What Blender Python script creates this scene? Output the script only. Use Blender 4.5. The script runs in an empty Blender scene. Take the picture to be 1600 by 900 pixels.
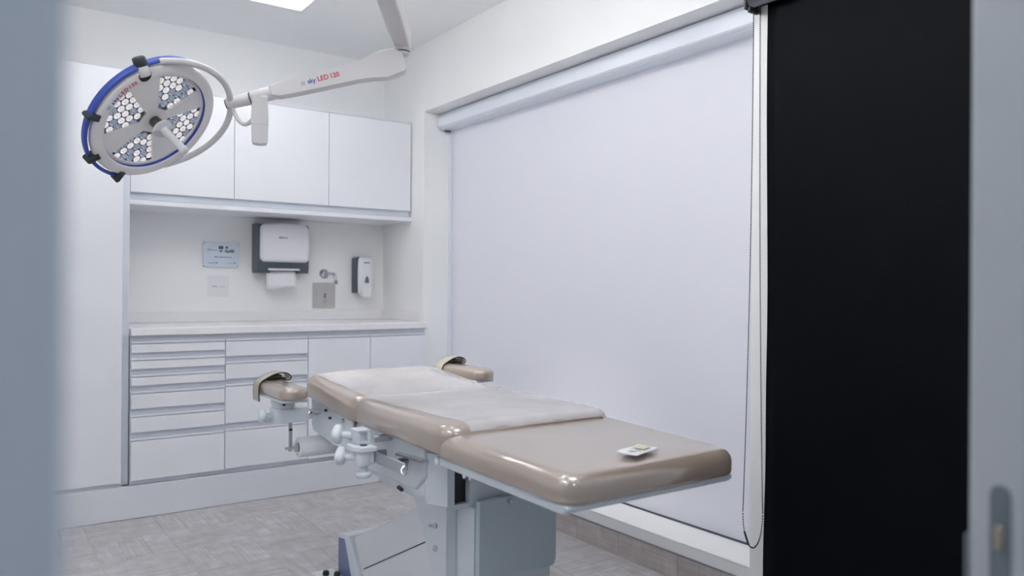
import bpy, bmesh, math, random
from mathutils import Vector, Matrix
from math import sin, cos, pi, radians

random.seed(7)
scene = bpy.context.scene
COL = scene.collection
V = Vector

# ------------------------------------------------------------------ camera
cam_data = bpy.data.cameras.new('camera')
cam_data.sensor_width = 36.0
cam_data.lens = 27.34
cam_data.clip_start = 0.02
cam_data.dof.use_dof = True
cam_data.dof.focus_distance = 2.75
cam_data.dof.aperture_fstop = 2.4
cam = bpy.data.objects.new('camera', cam_data)
COL.objects.link(cam)
yaw, pitch, roll = 0.61352643, 0.00084596, -0.00691188
fw = V((sin(yaw) * cos(pitch), cos(yaw) * cos(pitch), sin(pitch)))
rt = V((cos(yaw), -sin(yaw), 0))
dn = fw.cross(rt)
rt2 = cos(roll) * rt + sin(roll) * dn
dn2 = -sin(roll) * rt + cos(roll) * dn
m = Matrix((rt2, -dn2, -fw)).transposed().to_4x4()
m.translation = V((0, 0, 1.12))
cam.matrix_world = m
scene.camera = cam

# ------------------------------------------------------------------ world and exposure
world = bpy.data.worlds.new('daylight')
scene.world = world
world.use_nodes = True
bg = world.node_tree.nodes['Background']
bg.inputs[0].default_value = (0.90, 0.94, 1.0, 1)
bg.inputs[1].default_value = 3.6
scene.view_settings.view_transform = 'Standard'
scene.view_settings.look = 'None'
scene.view_settings.exposure = 0.08
scene.view_settings.gamma = 1.0
scene.view_settings.use_curve_mapping = False
HALL_FILL_STRENGTH = 12.5
PANEL_STRENGTH = 4.4
FILL_UPLIGHT_STRENGTH = 12.0
scene.cycles.max_bounces = 14
scene.cycles.diffuse_bounces = 10
SURGICAL_WATTS = 34.0

# ------------------------------------------------------------------ room dimensions
XR, YB, ZC = 2.266, 4.705, 2.60          # right wall, back wall, ceiling
YF, YU = 4.104, 4.305                     # fronts of lower and upper cabinets
WY0, WY1, WZ0, WZ1 = 1.754, 4.15, 0.143, 2.186   # window opening
XL = -1.30                                # left wall

# ------------------------------------------------------------------ materials
def srgb(r, g, b):
    f = lambda c: (c / 255 / 12.92) if c / 255 <= 0.04045 else ((c / 255 + 0.055) / 1.055) ** 2.4
    return (f(r), f(g), f(b), 1)

def mat(name, color, rough=0.5, metal=0.0, coat=0.0, noise=0.0, nscale=8.0, bump=0.0, bscale=60.0,
        spec=0.5, emit=None, estr=0.0, trans=0.0, ior=1.5, coat_rough=0.05, coat_ior=1.5):
    mt = bpy.data.materials.new(name)
    mt.use_nodes = True
    nt = mt.node_tree
    p = nt.nodes['Principled BSDF']
    p.inputs['Base Color'].default_value = color
    p.inputs['Roughness'].default_value = rough
    p.inputs['Metallic'].default_value = metal
    p.inputs['Coat Weight'].default_value = coat
    p.inputs['Coat Roughness'].default_value = coat_rough
    p.inputs['Coat IOR'].default_value = coat_ior
    p.inputs['Specular IOR Level'].default_value = spec
    p.inputs['IOR'].default_value = ior
    p.inputs['Transmission Weight'].default_value = trans
    if emit:
        p.inputs['Emission Color'].default_value = emit
        p.inputs['Emission Strength'].default_value = estr
    if noise or bump:
        tc = nt.nodes.new('ShaderNodeTexCoord')
    if noise:
        n = nt.nodes.new('ShaderNodeTexNoise')
        n.inputs['Scale'].default_value = nscale
        n.inputs['Detail'].default_value = 4
        nt.links.new(tc.outputs['Object'], n.inputs['Vector'])
        r = nt.nodes.new('ShaderNodeMapRange')
        r.inputs[1].default_value = 0.3
        r.inputs[2].default_value = 0.7
        r.inputs[3].default_value = 1 - noise
        r.inputs[4].default_value = 1 + noise
        nt.links.new(n.outputs['Fac'], r.inputs[0])
        mx = nt.nodes.new('ShaderNodeVectorMath')
        mx.operation = 'SCALE'
        mx.inputs[0].default_value = color[:3]
        nt.links.new(r.outputs[0], mx.inputs['Scale'])
        nt.links.new(mx.outputs[0], p.inputs['Base Color'])
    if bump:
        n2 = nt.nodes.new('ShaderNodeTexNoise')
        n2.inputs['Scale'].default_value = bscale
        n2.inputs['Detail'].default_value = 3
        nt.links.new(tc.outputs['Object'], n2.inputs['Vector'])
        b = nt.nodes.new('ShaderNodeBump')
        b.inputs['Strength'].default_value = bump
        b.inputs['Distance'].default_value = 0.01
        nt.links.new(n2.outputs['Fac'], b.inputs['Height'])
        nt.links.new(b.outputs['Normal'], p.inputs['Normal'])
        nt.links.new(b.outputs['Normal'], p.inputs['Coat Normal'])
    return mt

M = {}
M['wall'] = mat('wall_paint', (0.88, 0.88, 0.875, 1), 0.6, noise=0.012, nscale=3, bump=0.03, bscale=180)
M['ceiling'] = mat('ceiling_paint', (0.90, 0.90, 0.90, 1), 0.8, noise=0.01, nscale=2)
M['corridor'] = mat('corridor_wall_paint', (0.62, 0.66, 0.72, 1), 0.7, noise=0.02, nscale=2)
M['laminate'] = mat('white_laminate', (0.80, 0.81, 0.84, 1), 0.35, noise=0.012, nscale=4)
M['laminate_body'] = mat('white_laminate_carcass', (0.74, 0.75, 0.79, 1), 0.45, noise=0.01)
M['profile'] = mat('aluminium_finger_profile', (0.64, 0.68, 0.74, 1), 0.45, 0.0, noise=0.02, nscale=20)
M['quartz'] = mat('white_quartz_worktop', (0.84, 0.83, 0.84, 1), 0.25, noise=0.02, nscale=60)
M['plinth'] = mat('plinth_laminate', (0.72, 0.74, 0.77, 1), 0.45, noise=0.01)
M['whiteplastic'] = mat('white_plastic', (0.78, 0.78, 0.81, 1), 0.3, noise=0.01)
M['greyplastic'] = mat('charcoal_plastic', srgb(74, 84, 92), 0.4, noise=0.03, nscale=30)
M['midgrey'] = mat('smoked_plastic', srgb(120, 122, 128), 0.25, noise=0.02)
M['print_grey'] = mat('grey_print', srgb(120, 124, 130), 0.6, noise=0.02)
M['print_dark'] = mat('dark_print', srgb(50, 58, 74), 0.6, noise=0.02)
M['print_pale'] = mat('pale_print', srgb(150, 168, 185), 0.6, noise=0.02)
M['print_pink'] = mat('pink_print', srgb(150, 140, 165), 0.6, noise=0.02)
M['logo_blue'] = mat('blue_lettering', srgb(60, 70, 150), 0.5, noise=0.02)
M['logo_red'] = mat('red_lettering', srgb(205, 50, 60), 0.5, noise=0.02)
M['logo_faint'] = mat('faint_grey_emblem', srgb(184, 184, 190), 0.5, noise=0.02)
M['paper'] = mat('white_paper', (0.80, 0.80, 0.82, 1), 0.8, noise=0.015, nscale=30)
M['acrylic'] = mat('blue_tinted_acrylic', srgb(212, 222, 233), 0.12, noise=0.03, nscale=10)
M['chrome'] = mat('chrome', (0.80, 0.81, 0.83, 1), 0.12, 1.0, noise=0.02, nscale=12)
M['steel'] = mat('brushed_steel', (0.52, 0.51, 0.505, 1), 0.45, 0.3, noise=0.04, nscale=25)
M['satin'] = mat('satin_steel', (0.62, 0.63, 0.66, 1), 0.3, 1.0, noise=0.03, nscale=25)
M['whitemetal'] = mat('white_enamelled_metal', (0.66, 0.71, 0.75, 1), 0.35, noise=0.012, nscale=6)
M['whitemetal2'] = mat('white_enamelled_metal_shaded', (0.52, 0.60, 0.64, 1), 0.38, noise=0.015, nscale=6)  # same white enamel, darkened for the shaded front of the column
M['cast'] = mat('white_cast_aluminium', (0.72, 0.76, 0.80, 1), 0.4, noise=0.02, nscale=40)
M['lamp'] = mat('white_lamp_enamel_shaded', (0.66, 0.645, 0.65, 1), 0.35, noise=0.01, nscale=6)  # enamel darkened to carry the shade on the sides of the arm
M['head'] = mat('white_lamp_enamel_lit', (0.78, 0.765, 0.76, 1), 0.35, noise=0.01, nscale=6)  # same enamel, lightened for the light on the head
M['blue'] = mat('blue_lamp_trim', srgb(58, 82, 170), 0.3, noise=0.03, nscale=10)
M['blue_grey'] = mat('slate_blue_end_panel', srgb(110, 122, 158), 0.4, noise=0.02, nscale=8)
M['black'] = mat('black_plastic', (0.012, 0.014, 0.015, 1), 0.4, noise=0.05, nscale=30)
M['darkgreen'] = mat('dark_rubber', srgb(42, 52, 54), 0.5, noise=0.05, nscale=30)
M['collar'] = mat('bronze_collar', srgb(92, 84, 82), 0.35, 0.3, noise=0.06, nscale=60)
M['sterile'] = mat('frosted_handle_plastic', (0.86, 0.86, 0.88, 1), 0.35, noise=0.01, trans=0.35)
M['bed'] = mat('led_bed', (0.30, 0.31, 0.34, 1), 0.3, 0.7, noise=0.05, nscale=60)
M['lens_warm'] = mat('lit_white_lens', (0.9, 0.88, 0.88, 1), 0.15, 0.3, noise=0.05, nscale=300, emit=(1, 0.96, 0.95, 1), estr=0.34)
M['lens_cool'] = mat('cool_lens', (0.45, 0.52, 0.64, 1), 0.12, 0.8, noise=0.08, nscale=300, emit=(0.75, 0.85, 1, 1), estr=0.10)
M['lens_ring'] = mat('lens_reflector_rim', (0.75, 0.77, 0.82, 1), 0.12, 1.0, noise=0.05, nscale=200)
M['led_core'] = mat('led_core', (0.66, 0.60, 0.62, 1), 0.2, 0.4, noise=0.02, emit=(1, 0.97, 0.96, 1), estr=0.36)
M['vinyl'] = mat('taupe_vinyl_under_clear_film', srgb(166, 149, 136), 0.30, coat=1.0, coat_rough=0.07, coat_ior=2.3,
                 noise=0.03, nscale=5, bump=0.07, bscale=9, spec=0.6)
def film_material():
    mt = bpy.data.materials.new('whitened_clear_film')
    mt.use_nodes = True
    nt = mt.node_tree
    p = nt.nodes['Principled BSDF']
    p.inputs['Base Color'].default_value = (0.86, 0.85, 0.87, 1)  # white colour carries part of the light reflected off the clear film
    p.inputs['Roughness'].default_value = 0.16
    p.inputs['IOR'].default_value = 1.6
    t_ = nt.nodes.new('ShaderNodeBsdfTransparent')
    mx = nt.nodes.new('ShaderNodeMixShader')
    n = nt.nodes.new('ShaderNodeTexNoise')
    n.inputs['Scale'].default_value = 5
    n.inputs['Detail'].default_value = 3
    tc = nt.nodes.new('ShaderNodeTexCoord')
    r = nt.nodes.new('ShaderNodeMapRange')
    r.inputs[1].default_value = 0.3
    r.inputs[2].default_value = 0.7
    r.inputs[3].default_value = 0.50
    r.inputs[4].default_value = 0.66
    nt.links.new(tc.outputs['Object'], n.inputs['Vector'])
    nt.links.new(n.outputs['Fac'], r.inputs[0])
    nt.links.new(r.outputs[0], mx.inputs[0])
    nt.links.new(t_.outputs[0], mx.inputs[1])
    nt.links.new(p.outputs[0], mx.inputs[2])
    nt.links.new(mx.outputs[0], nt.nodes['Material Output'].inputs[0])
    return mt
M['film'] = film_material()
M['strap'] = mat('beige_strap_webbing', srgb(190, 184, 174), 0.7, noise=0.04, nscale=90, bump=0.1, bscale=300)
M['strap_dark'] = mat('dark_strap_lining', srgb(58, 54, 44), 0.8, noise=0.06, nscale=60)
M['seam'] = mat('dark_seam', (0.10, 0.11, 0.12, 1), 0.6, noise=0.03)
M['card_yellow'] = mat('pale_yellow_print', srgb(206, 204, 176), 0.6, noise=0.03)
M['blindbox'] = mat('white_blind_cassette', (0.76, 0.80, 0.86, 1), 0.3, noise=0.008)
M['bottom_bar'] = mat('dark_bottom_bar', srgb(70, 78, 92), 0.5, noise=0.03)
M['blackout'] = mat('black_blackout_fabric', (0.0010, 0.0018, 0.0036, 1), 0.6, noise=0.12, nscale=2.5, bump=0.05, bscale=250, spec=0.10)
M['anthracite'] = mat('anthracite_metal', srgb(70, 72, 78), 0.45, 0.3, noise=0.03)
M['door'] = mat('grey_white_door_paint', (0.46, 0.49, 0.525, 1), 0.5, noise=0.015, nscale=4)
M['lockplate'] = mat('lock_plate_metal', srgb(116, 126, 134), 0.4, 0.3, noise=0.03, nscale=20)
M['brass'] = mat('brass_latch', srgb(158, 150, 138), 0.4, 0.3, noise=0.03)
M['diffuser'] = mat('led_panel_diffuser', (0.9, 0.9, 0.9, 1), 0.5, noise=0.002, emit=(0.985, 0.99, 1.0, 1), estr=PANEL_STRENGTH)
M['diffuser_hall'] = mat('hall_fill_diffuser', (0.9, 0.9, 0.9, 1), 0.5, noise=0.002, emit=(0.88, 0.94, 1.0, 1), estr=HALL_FILL_STRENGTH)
M['diffuser_up'] = mat('fill_uplight_diffuser', (0.9, 0.9, 0.9, 1), 0.5, noise=0.002, emit=(0.985, 0.99, 1.0, 1), estr=FILL_UPLIGHT_STRENGTH)
M['pedalgrey'] = mat('pale_pedal_plastic', (0.7, 0.72, 0.74, 1), 0.4, noise=0.02)

def fabric_blind():
    mt = bpy.data.materials.new('white_translucent_blind_fabric')
    mt.use_nodes = True
    nt = mt.node_tree
    out = nt.nodes['Material Output']
    p = nt.nodes['Principled BSDF']
    p.inputs['Base Color'].default_value = (0.80, 0.80, 0.83, 1)
    p.inputs['Roughness'].default_value = 0.7
    tl = nt.nodes.new('ShaderNodeBsdfTranslucent')
    tl.inputs['Color'].default_value = (0.82, 0.82, 0.86, 1)
    mx = nt.nodes.new('ShaderNodeMixShader')
    mx.inputs[0].default_value = 0.28
    tc = nt.nodes.new('ShaderNodeTexCoord')
    w = nt.nodes.new('ShaderNodeTexNoise')
    w.inputs['Scale'].default_value = 350
    b = nt.nodes.new('ShaderNodeBump')
    b.inputs['Strength'].default_value = 0.05
    b.inputs['Distance'].default_value = 0.002
    nt.links.new(tc.outputs['Object'], w.inputs['Vector'])
    nt.links.new(w.outputs['Fac'], b.inputs['Height'])
    nt.links.new(b.outputs['Normal'], p.inputs['Normal'])
    nt.links.new(p.outputs[0], mx.inputs[1])
    nt.links.new(tl.outputs[0], mx.inputs[2])
    nt.links.new(mx.outputs[0], out.inputs[0])
    return mt
M['blind'] = fabric_blind()

def pane_glass():
    mt = bpy.data.materials.new('window_glass')
    mt.use_nodes = True
    nt = mt.node_tree
    out = nt.nodes['Material Output']
    nt.nodes.remove(nt.nodes['Principled BSDF'])
    t = nt.nodes.new('ShaderNodeBsdfTransparent')
    g = nt.nodes.new('ShaderNodeBsdfGlossy')
    g.inputs['Roughness'].default_value = 0.02
    f = nt.nodes.new('ShaderNodeFresnel')
    mx = nt.nodes.new('ShaderNodeMixShader')
    nt.links.new(f.outputs[0], mx.inputs[0])
    nt.links.new(t.outputs[0], mx.inputs[1])
    nt.links.new(g.outputs[0], mx.inputs[2])
    nt.links.new(mx.outputs[0], out.inputs[0])
    return mt
M['glass'] = pane_glass()

def tile_material(name, base, dark, pale):
    """weathered wood-look porcelain: streaks along the piece, blotches across, own shade per piece"""
    mt = bpy.data.materials.new(name)
    mt.use_nodes = True
    nt = mt.node_tree
    p = nt.nodes['Principled BSDF']
    p.inputs['Roughness'].default_value = 0.42
    tc = nt.nodes.new('ShaderNodeTexCoord')
    oi = nt.nodes.new('ShaderNodeObjectInfo')
    off = nt.nodes.new('ShaderNodeVectorMath')
    off.operation = 'SCALE'
    comb = nt.nodes.new('ShaderNodeCombineXYZ')
    for i in range(3):
        nt.links.new(oi.outputs['Random'], comb.inputs[i])
    nt.links.new(comb.outputs[0], off.inputs[0])
    off.inputs['Scale'].default_value = 37.0
    add = nt.nodes.new('ShaderNodeVectorMath')
    nt.links.new(tc.outputs['Object'], add.inputs[0])
    nt.links.new(off.outputs[0], add.inputs[1])
    def noise(scale_vec, scale, detail):
        mp = nt.nodes.new('ShaderNodeMapping')
        mp.inputs['Scale'].default_value = scale_vec
        nt.links.new(add.outputs[0], mp.inputs['Vector'])
        n = nt.nodes.new('ShaderNodeTexNoise')
        n.inputs['Scale'].default_value = scale
        n.inputs['Detail'].default_value = detail
        nt.links.new(mp.outputs[0], n.inputs['Vector'])
        return n
    n1 = noise((2.0, 26.0, 2.0), 2.2, 5)
    n2 = noise((5.0, 4.0, 3.0), 3.2, 4)
    n3 = noise((34.0, 2.0, 3.0), 2.2, 4)
    r1 = nt.nodes.new('ShaderNodeValToRGB')
    r1.color_ramp.elements[0].position = 0.30
    r1.color_ramp.elements[0].color = dark
    r1.color_ramp.elements[1].position = 0.66
    r1.color_ramp.elements[1].color = pale
    e = r1.color_ramp.elements.new(0.5)
    e.color = base
    s = nt.nodes.new('ShaderNodeMath'); s.operation = 'MULTIPLY_ADD'
    s.inputs[1].default_value = 0.45
    nt.links.new(n1.outputs['Fac'], s.inputs[0])
    s2 = nt.nodes.new('ShaderNodeMath'); s2.operation = 'MULTIPLY_ADD'
    s2.inputs[1].default_value = 0.40
    nt.links.new(n2.outputs['Fac'], s2.inputs[0])
    s3 = nt.nodes.new('ShaderNodeMath'); s3.operation = 'MULTIPLY_ADD'
    s3.inputs[1].default_value = 0.07
    s3.inputs[2].default_value = -0.02
    nt.links.new(oi.outputs['Random'], s3.inputs[0])
    s4 = nt.nodes.new('ShaderNodeMath'); s4.operation = 'MULTIPLY_ADD'
    s4.inputs[1].default_value = 0.13
    nt.links.new(n3.outputs['Fac'], s4.inputs[0])
    nt.links.new(s3.outputs[0], s4.inputs[2])
    nt.links.new(s4.outputs[0], s2.inputs[2])
    nt.links.new(s2.outputs[0], s.inputs[2])
    nt.links.new(s.outputs[0], r1.inputs[0])
    nt.links.new(r1.outputs[0], p.inputs['Base Color'])
    b = nt.nodes.new('ShaderNodeBump')
    b.inputs['Strength'].default_value = 0.08
    b.inputs['Distance'].default_value = 0.004
    nt.links.new(n1.outputs['Fac'], b.inputs['Height'])
    nt.links.new(b.outputs['Normal'], p.inputs['Normal'])
    return mt
M['plank'] = tile_material('weathered_plank_floor', srgb(182, 179, 180), srgb(160, 157, 152), srgb(203, 201, 204))
M['basetile'] = tile_material('weathered_skirting_tile', srgb(186, 177, 174), srgb(164, 156, 154), srgb(204, 194, 190))
M['grout'] = mat('grey_grout', srgb(168, 165, 164), 0.8, noise=0.04, nscale=40)

# ------------------------------------------------------------------ helpers
class MB:
    def __init__(self):
        self.bm = bmesh.new()
    def add(self, verts, faces, mi=0, smooth=False):
        vs = [self.bm.verts.new(v) for v in verts]
        for f in faces:
            try:
                fc = self.bm.faces.new([vs[i] for i in f])
                fc.material_index = mi
                fc.smooth = smooth
            except ValueError:
                pass
        return vs
    def _bevel(self, vs, bevel, seg):
        if bevel <= 0:
            return
        s = set(vs)
        es = [e for e in self.bm.edges if e.verts[0] in s and e.verts[1] in s]
        r = bmesh.ops.bevel(self.bm, geom=es, offset=bevel, segments=seg, affect='EDGES', profile=0.5, clamp_overlap=True)
        for f in r['faces']:
            f.smooth = seg > 1
    def box(self, x0, x1, y0, y1, z0, z1, bevel=0.0, seg=1, mi=0, mtx=None):
        x0, x1 = min(x0, x1), max(x0, x1)
        y0, y1 = min(y0, y1), max(y0, y1)
        z0, z1 = min(z0, z1), max(z0, z1)
        c = [(x, y, z) for z in (z0, z1) for y in (y0, y1) for x in (x0, x1)]
        if mtx is not None:
            c = [mtx @ V(p) for p in c]
        vs = self.add(c, [(0, 2, 3, 1), (4, 5, 7, 6), (0, 1, 5, 4), (2, 6, 7, 3), (0, 4, 6, 2), (1, 3, 7, 5)], mi)
        self._bevel(vs, bevel, seg)
        return self
    def prism(self, poly, axis, a, b, bevel=0.0, seg=1, mi=0, mtx=None, smooth=False):
        """poly: 2D points in the other two axes (in x,y,z order); extruded from a to b along axis"""
        def p3(p, t):
            q = list(p)
            q.insert('xyz'.index(axis), t)
            return mtx @ V(q) if mtx is not None else V(q)
        n = len(poly)
        vs = [p3(p, a) for p in poly] + [p3(p, b) for p in poly]
        fs = [tuple(range(n))[::-1], tuple(range(n, 2 * n))]
        fs += [(i, (i + 1) % n, n + (i + 1) % n, n + i) for i in range(n)]
        vv = self.add(vs, fs, mi, smooth)
        self._bevel(vv, bevel, seg)
        return self
    def lathe(self, prof, n=24, mtx=None, mi=0, smooth=True, cap=True):
        """prof: (r, z) list, turned round local z"""
        mtx = mtx or Matrix()
        vs, fs = [], []
        k = len(prof)
        for i in range(n):
            a = 2 * pi * i / n
            for r, z in prof:
                vs.append(mtx @ V((r * cos(a), r * sin(a), z)))
        for i in range(n):
            j = (i + 1) % n
            for q in range(k - 1):
                fs.append((i * k + q, j * k + q, j * k + q + 1, i * k + q + 1))
        vv = self.add(vs, fs, mi, smooth)
        if cap:
            for q in (0, k - 1):
                if prof[q][0] > 1e-6:
                    ring = [vv[i * k + q] for i in range(n)]
                    try:
                        f = self.bm.faces.new(ring)
                        f.material_index = mi
                    except ValueError:
                        pass
        return self
    def cyl(self, p0, p1, r, n=20, r1=None, bev=0.0, mi=0):
        p0, p1 = V(p0), V(p1)
        d = p1 - p0
        L = d.length
        mtx = Matrix.Translation(p0) @ d.to_track_quat('Z', 'Y').to_matrix().to_4x4()
        r1 = r if r1 is None else r1
        if bev:
            prof = [(0, 0), (r - bev, 0), (r, bev), (r1, L - bev), (r1 - bev, L), (0, L)]
        else:
            prof = [(0, 0), (r, 0), (r, 0), (r1, L), (r1, L), (0, L)]
        return self.lathe(prof, n, mtx, mi, True, False)
    def tube(self, pts, r, n=10, closed=False, mi=0, ry=None, upv=None):
        """sweep of a round (or r x ry elliptic) section along pts"""
        pts = [V(p) for p in pts]
        k = len(pts)
        ry = ry or r
        vs, fs = [], []
        ref = V(upv) if upv is not None else None
        prev = None
        for i, p in enumerate(pts):
            if closed:
                t = (pts[(i + 1) % k] - pts[i - 1]).normalized()
            else:
                t = (pts[min(i + 1, k - 1)] - pts[max(i - 1, 0)]).normalized()
            if ref is not None:
                u = ref
            elif prev is None:
                u = V((0, 0, 1)) if abs(t.z) < 0.9 else V((1, 0, 0))
            else:
                u = prev
            u = (u - t * u.dot(t)).normalized()
            prev = u
            w = t.cross(u)
            rr = r(i / (k - 1)) if callable(r) else r
            ryy = ry(i / (k - 1)) if callable(ry) else ry
            for j in range(n):
                a = 2 * pi * j / n
                vs.append(p + u * cos(a) * rr + w * sin(a) * ryy)
        m_ = k if closed else k - 1
        for i in range(m_):
            i2 = (i + 1) % k
            for j in range(n):
                j2 = (j + 1) % n
                fs.append((i * n + j, i * n + j2, i2 * n + j2, i2 * n + j))
        vv = self.add(vs, fs, mi, True)
        if not closed:
            for ring in (vv[:n][::-1], vv[-n:]):
                f = self.bm.faces.new(ring)
                f.material_index = mi
        return self
    def cushion(self, x0, x1, y0, y1, z0, z1, rc=0.06, re=0.03, crown=0.012, mtx=None, nc=7, rb=0.012, warp=None):
        """upholstered slab: rounded plan corners rc, rolled top edge re, small rolled bottom edge rb, crowned top"""
        cx, cy = (x0 + x1) / 2, (y0 + y1) / 2
        hx, hy = (x1 - x0) / 2, (y1 - y0) / 2
        def outline(ins):
            ax, ay = hx - ins, hy - ins
            r = max(rc - ins, 0.012)
            o = []
            for qx, qy, a0 in ((1, 1, 0), (-1, 1, 90), (-1, -1, 180), (1, -1, 270)):
                for i in range(nc):
                    a = radians(a0 + 90 * i / (nc - 1))
                    o.append((cx + qx * (ax - r) + r * cos(a), cy + qy * (ay - r) + r * sin(a)))
            return o
        rings = [(rb, z0)]
        for i in range(1, 4):
            a = pi / 2 * i / 3
            rings.append((rb - rb * sin(a), z0 + rb - rb * cos(a)))
        for i in range(0, 7):
            a = pi / 2 * i / 6
            rings.append((re * 1.2 - re * 1.2 * cos(a), z1 - re + re * sin(a)))
        last = re * 1.2
        lim = min(hx, hy) - 0.02
        for i in range(1, 6):
            t = i / 5
            rings.append((last + (lim - last) * t, z1 + crown * (1 - (1 - t) ** 2)))
        vs, fs = [], []
        n = nc * 4
        for ins, z in rings:
            for p in outline(ins):
                q = V((p[0], p[1], z))
                if warp:
                    q = warp(q)
                vs.append(mtx @ q if mtx is not None else q)
        for k in range(len(rings) - 1):
            for j in range(n):
                j2 = (j + 1) % n
                fs.append((k * n + j, k * n + j2, (k + 1) * n + j2, (k + 1) * n + j))
        fs.append(tuple(range((len(rings) - 1) * n, len(rings) * n)))
        fs.append(tuple(range(n))[::-1])
        self.add(vs, fs, 0, True)
        return self
    def build(self, name, mats, parent=None, root_loc=None, kind=None):
        bmesh.ops.recalc_face_normals(self.bm, faces=self.bm.faces)
        me = bpy.data.meshes.new(name)
        loc = parent_loc(parent) if parent is not None else (V(root_loc) if root_loc is not None else V((0, 0, 0)))
        self.bm.transform(Matrix.Translation(-loc))
        self.bm.to_mesh(me)
        self.bm.free()
        for mt in (mats if isinstance(mats, (list, tuple)) else [mats]):
            me.materials.append(mt)
        o = bpy.data.objects.new(name, me)
        COL.objects.link(o)
        if parent is not None:
            o.parent = parent
        else:
            o.location = loc
        if kind:
            o['kind'] = kind
        return o

def parent_loc(o):
    l = V((0, 0, 0))
    while o is not None:
        l = l + o.location
        o = o.parent
    return l

def tag(o, label, cat, group=None):
    o['label'] = label
    o['category'] = cat
    if group:
        o['group'] = group
    return o

def thing(name, loc, label, cat, group=None):
    o = bpy.data.objects.new(name, None)
    o.empty_display_size = 0.05
    COL.objects.link(o)
    o.location = loc
    return tag(o, label, cat, group)

def box(name, mt, parent, x0, x1, y0, y1, z0, z1, bevel=0.0, seg=1, kind=None, root_loc=None):
    return MB().box(x0, x1, y0, y1, z0, z1, bevel, seg).build(name, mt, parent, root_loc, kind)

def copy_tree(o, offset, parent=None):
    c = o.copy()
    COL.objects.link(c)
    if parent is not None:
        c.parent = parent
    else:
        c.location = o.location + V(offset)
    for ch in list(o.children):
        copy_tree(ch, offset, c)
    return c

def text_mesh(name, body, size, mtx, mt, parent, bold=0.0, thick=0.0004):
    cu = bpy.data.curves.new('lettering', 'FONT')
    cu.body = body
    cu.size = size
    cu.extrude = thick
    cu.offset = bold
    cu.align_x = 'LEFT'
    tmp = bpy.data.objects.new('lettering', cu)
    COL.objects.link(tmp)
    dg = bpy.context.evaluated_depsgraph_get()
    me = bpy.data.meshes.new_from_object(tmp.evaluated_get(dg))
    bpy.data.objects.remove(tmp)
    bpy.data.curves.remove(cu)
    me.name = name
    me.transform(Matrix.Translation(-parent_loc(parent)) @ mtx)
    me.materials.clear()
    me.materials.append(mt)
    o = bpy.data.objects.new(name, me)
    COL.objects.link(o)
    o.parent = parent
    return o

def frame_matrix(origin, x, y, z):
    m_ = Matrix((V(x).normalized(), V(y).normalized(), V(z).normalized())).transposed().to_4x4()
    m_.translation = V(origin)
    return m_

# ------------------------------------------------------------------ room shell
struct = lambda name, mt, *a, **k: box(name, mt, None, *a, kind='structure', **k)
floor = struct('floor', M['grout'], XL - 0.1, XR + 0.35, -1.6, YB + 0.1, -0.10, -0.004)
struct('ceiling', M['ceiling'], XL - 0.1, XR + 0.35, 0.30, YB + 0.1, ZC, ZC + 0.1)
struct('wall_back', M['wall'], XL - 0.1, XR + 0.35, YB, YB + 0.1, -0.05, ZC)
struct('wall_left', M['wall'], XL - 0.1, XL, 0.30, YB, -0.05, ZC)
wr = MB()
D = 0.32                                   # wall thickness at the window
wr.box(XR, XR + D, WY1, YB, -0.05, ZC)
wr.box(XR, XR + D, 0.30, WY0, -0.05, ZC)
wr.box(XR, XR + D, WY0, WY1, -0.05, WZ0)
wr.box(XR, XR + D, WY0, WY1, WZ1, ZC)
wr.build('wall_right', M['wall'], kind='structure')
wf = MB()
wf.box(XL - 0.1, 0.0275, 0.29, 0.39, -0.05, ZC, 0.004, 2)
wf.box(1.30, XR, 0.40, 0.50, -0.05, ZC)
wf.box(0.0275, XR, 0.40, 0.50, 2.25, ZC)
wf.build('wall_front', M['corridor'], kind='structure')
# hall the photograph is taken from
struct('wall_hall', M['corridor'], XL - 0.1, XR + 0.35, -1.7, -1.6, -0.05, ZC)
struct('wall_hall_left', M['corridor'], XL - 0.1, XL, -1.6, 0.29, -0.05, ZC)
struct('wall_hall_right', M['corridor'], XR, XR + 0.35, -1.6, 0.30, -0.05, ZC)
struct('ceiling_hall', M['ceiling'], XL - 0.1, XR + 0.35, -1.7, 0.30, ZC, ZC + 0.1)

# floor boards laid in basket squares; the squares in view piece by piece, the rest joined
board_mesh = {}
def board_data():
    b = MB()
    b.box(-0.1497, 0.1497, -0.0497, 0.0497, -0.004, 0.0, 0.0004)
    bmesh.ops.recalc_face_normals(b.bm, faces=b.bm.faces)
    me = bpy.data.meshes.new('floor_board')
    b.bm.to_mesh(me)
    b.bm.free()
    me.materials.append(M['plank'])
    return me
bd = board_data()
rest = MB()
S = 0.30
i0 = 0
count = 0
for ix in range(-5, 8):
    for iy in range(1, 14):
        for k in range(3):
            turned = (ix + iy) % 2
            cx, cy = XR - 0.012 - S * (ix + 0.5), YF - S * (iy - 0.5)
            o = (k - 1) * 0.1
            px, py = (cx + o, cy) if turned else (cx, cy + o)
            if cx - 0.15 < XL or cy < 0.55:
                continue
            ang = math.degrees(math.atan2(px, py))
            dep = px * 0.5757 + py * 0.8177
            vis = 0.02 < px and dep > 2.25 and px > 0.09 * py and count < 295
            if vis:
                f = bpy.data.objects.new('floor_board', bd)
                COL.objects.link(f)
                f.parent = floor
                f.location = (px, py, random.uniform(-0.0006, 0.0))
                f.rotation_euler = (0, 0, pi / 2 if turned else 0)
                count += 1
            else:
                hx, hy = (0.0495, 0.1495) if turned else (0.1495, 0.0495)
                rest.box(px - hx, px + hx, py - hy, py + hy, -0.004, 0)
rest.build('floor_boards', M['plank'], floor, kind='stuff')

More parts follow.
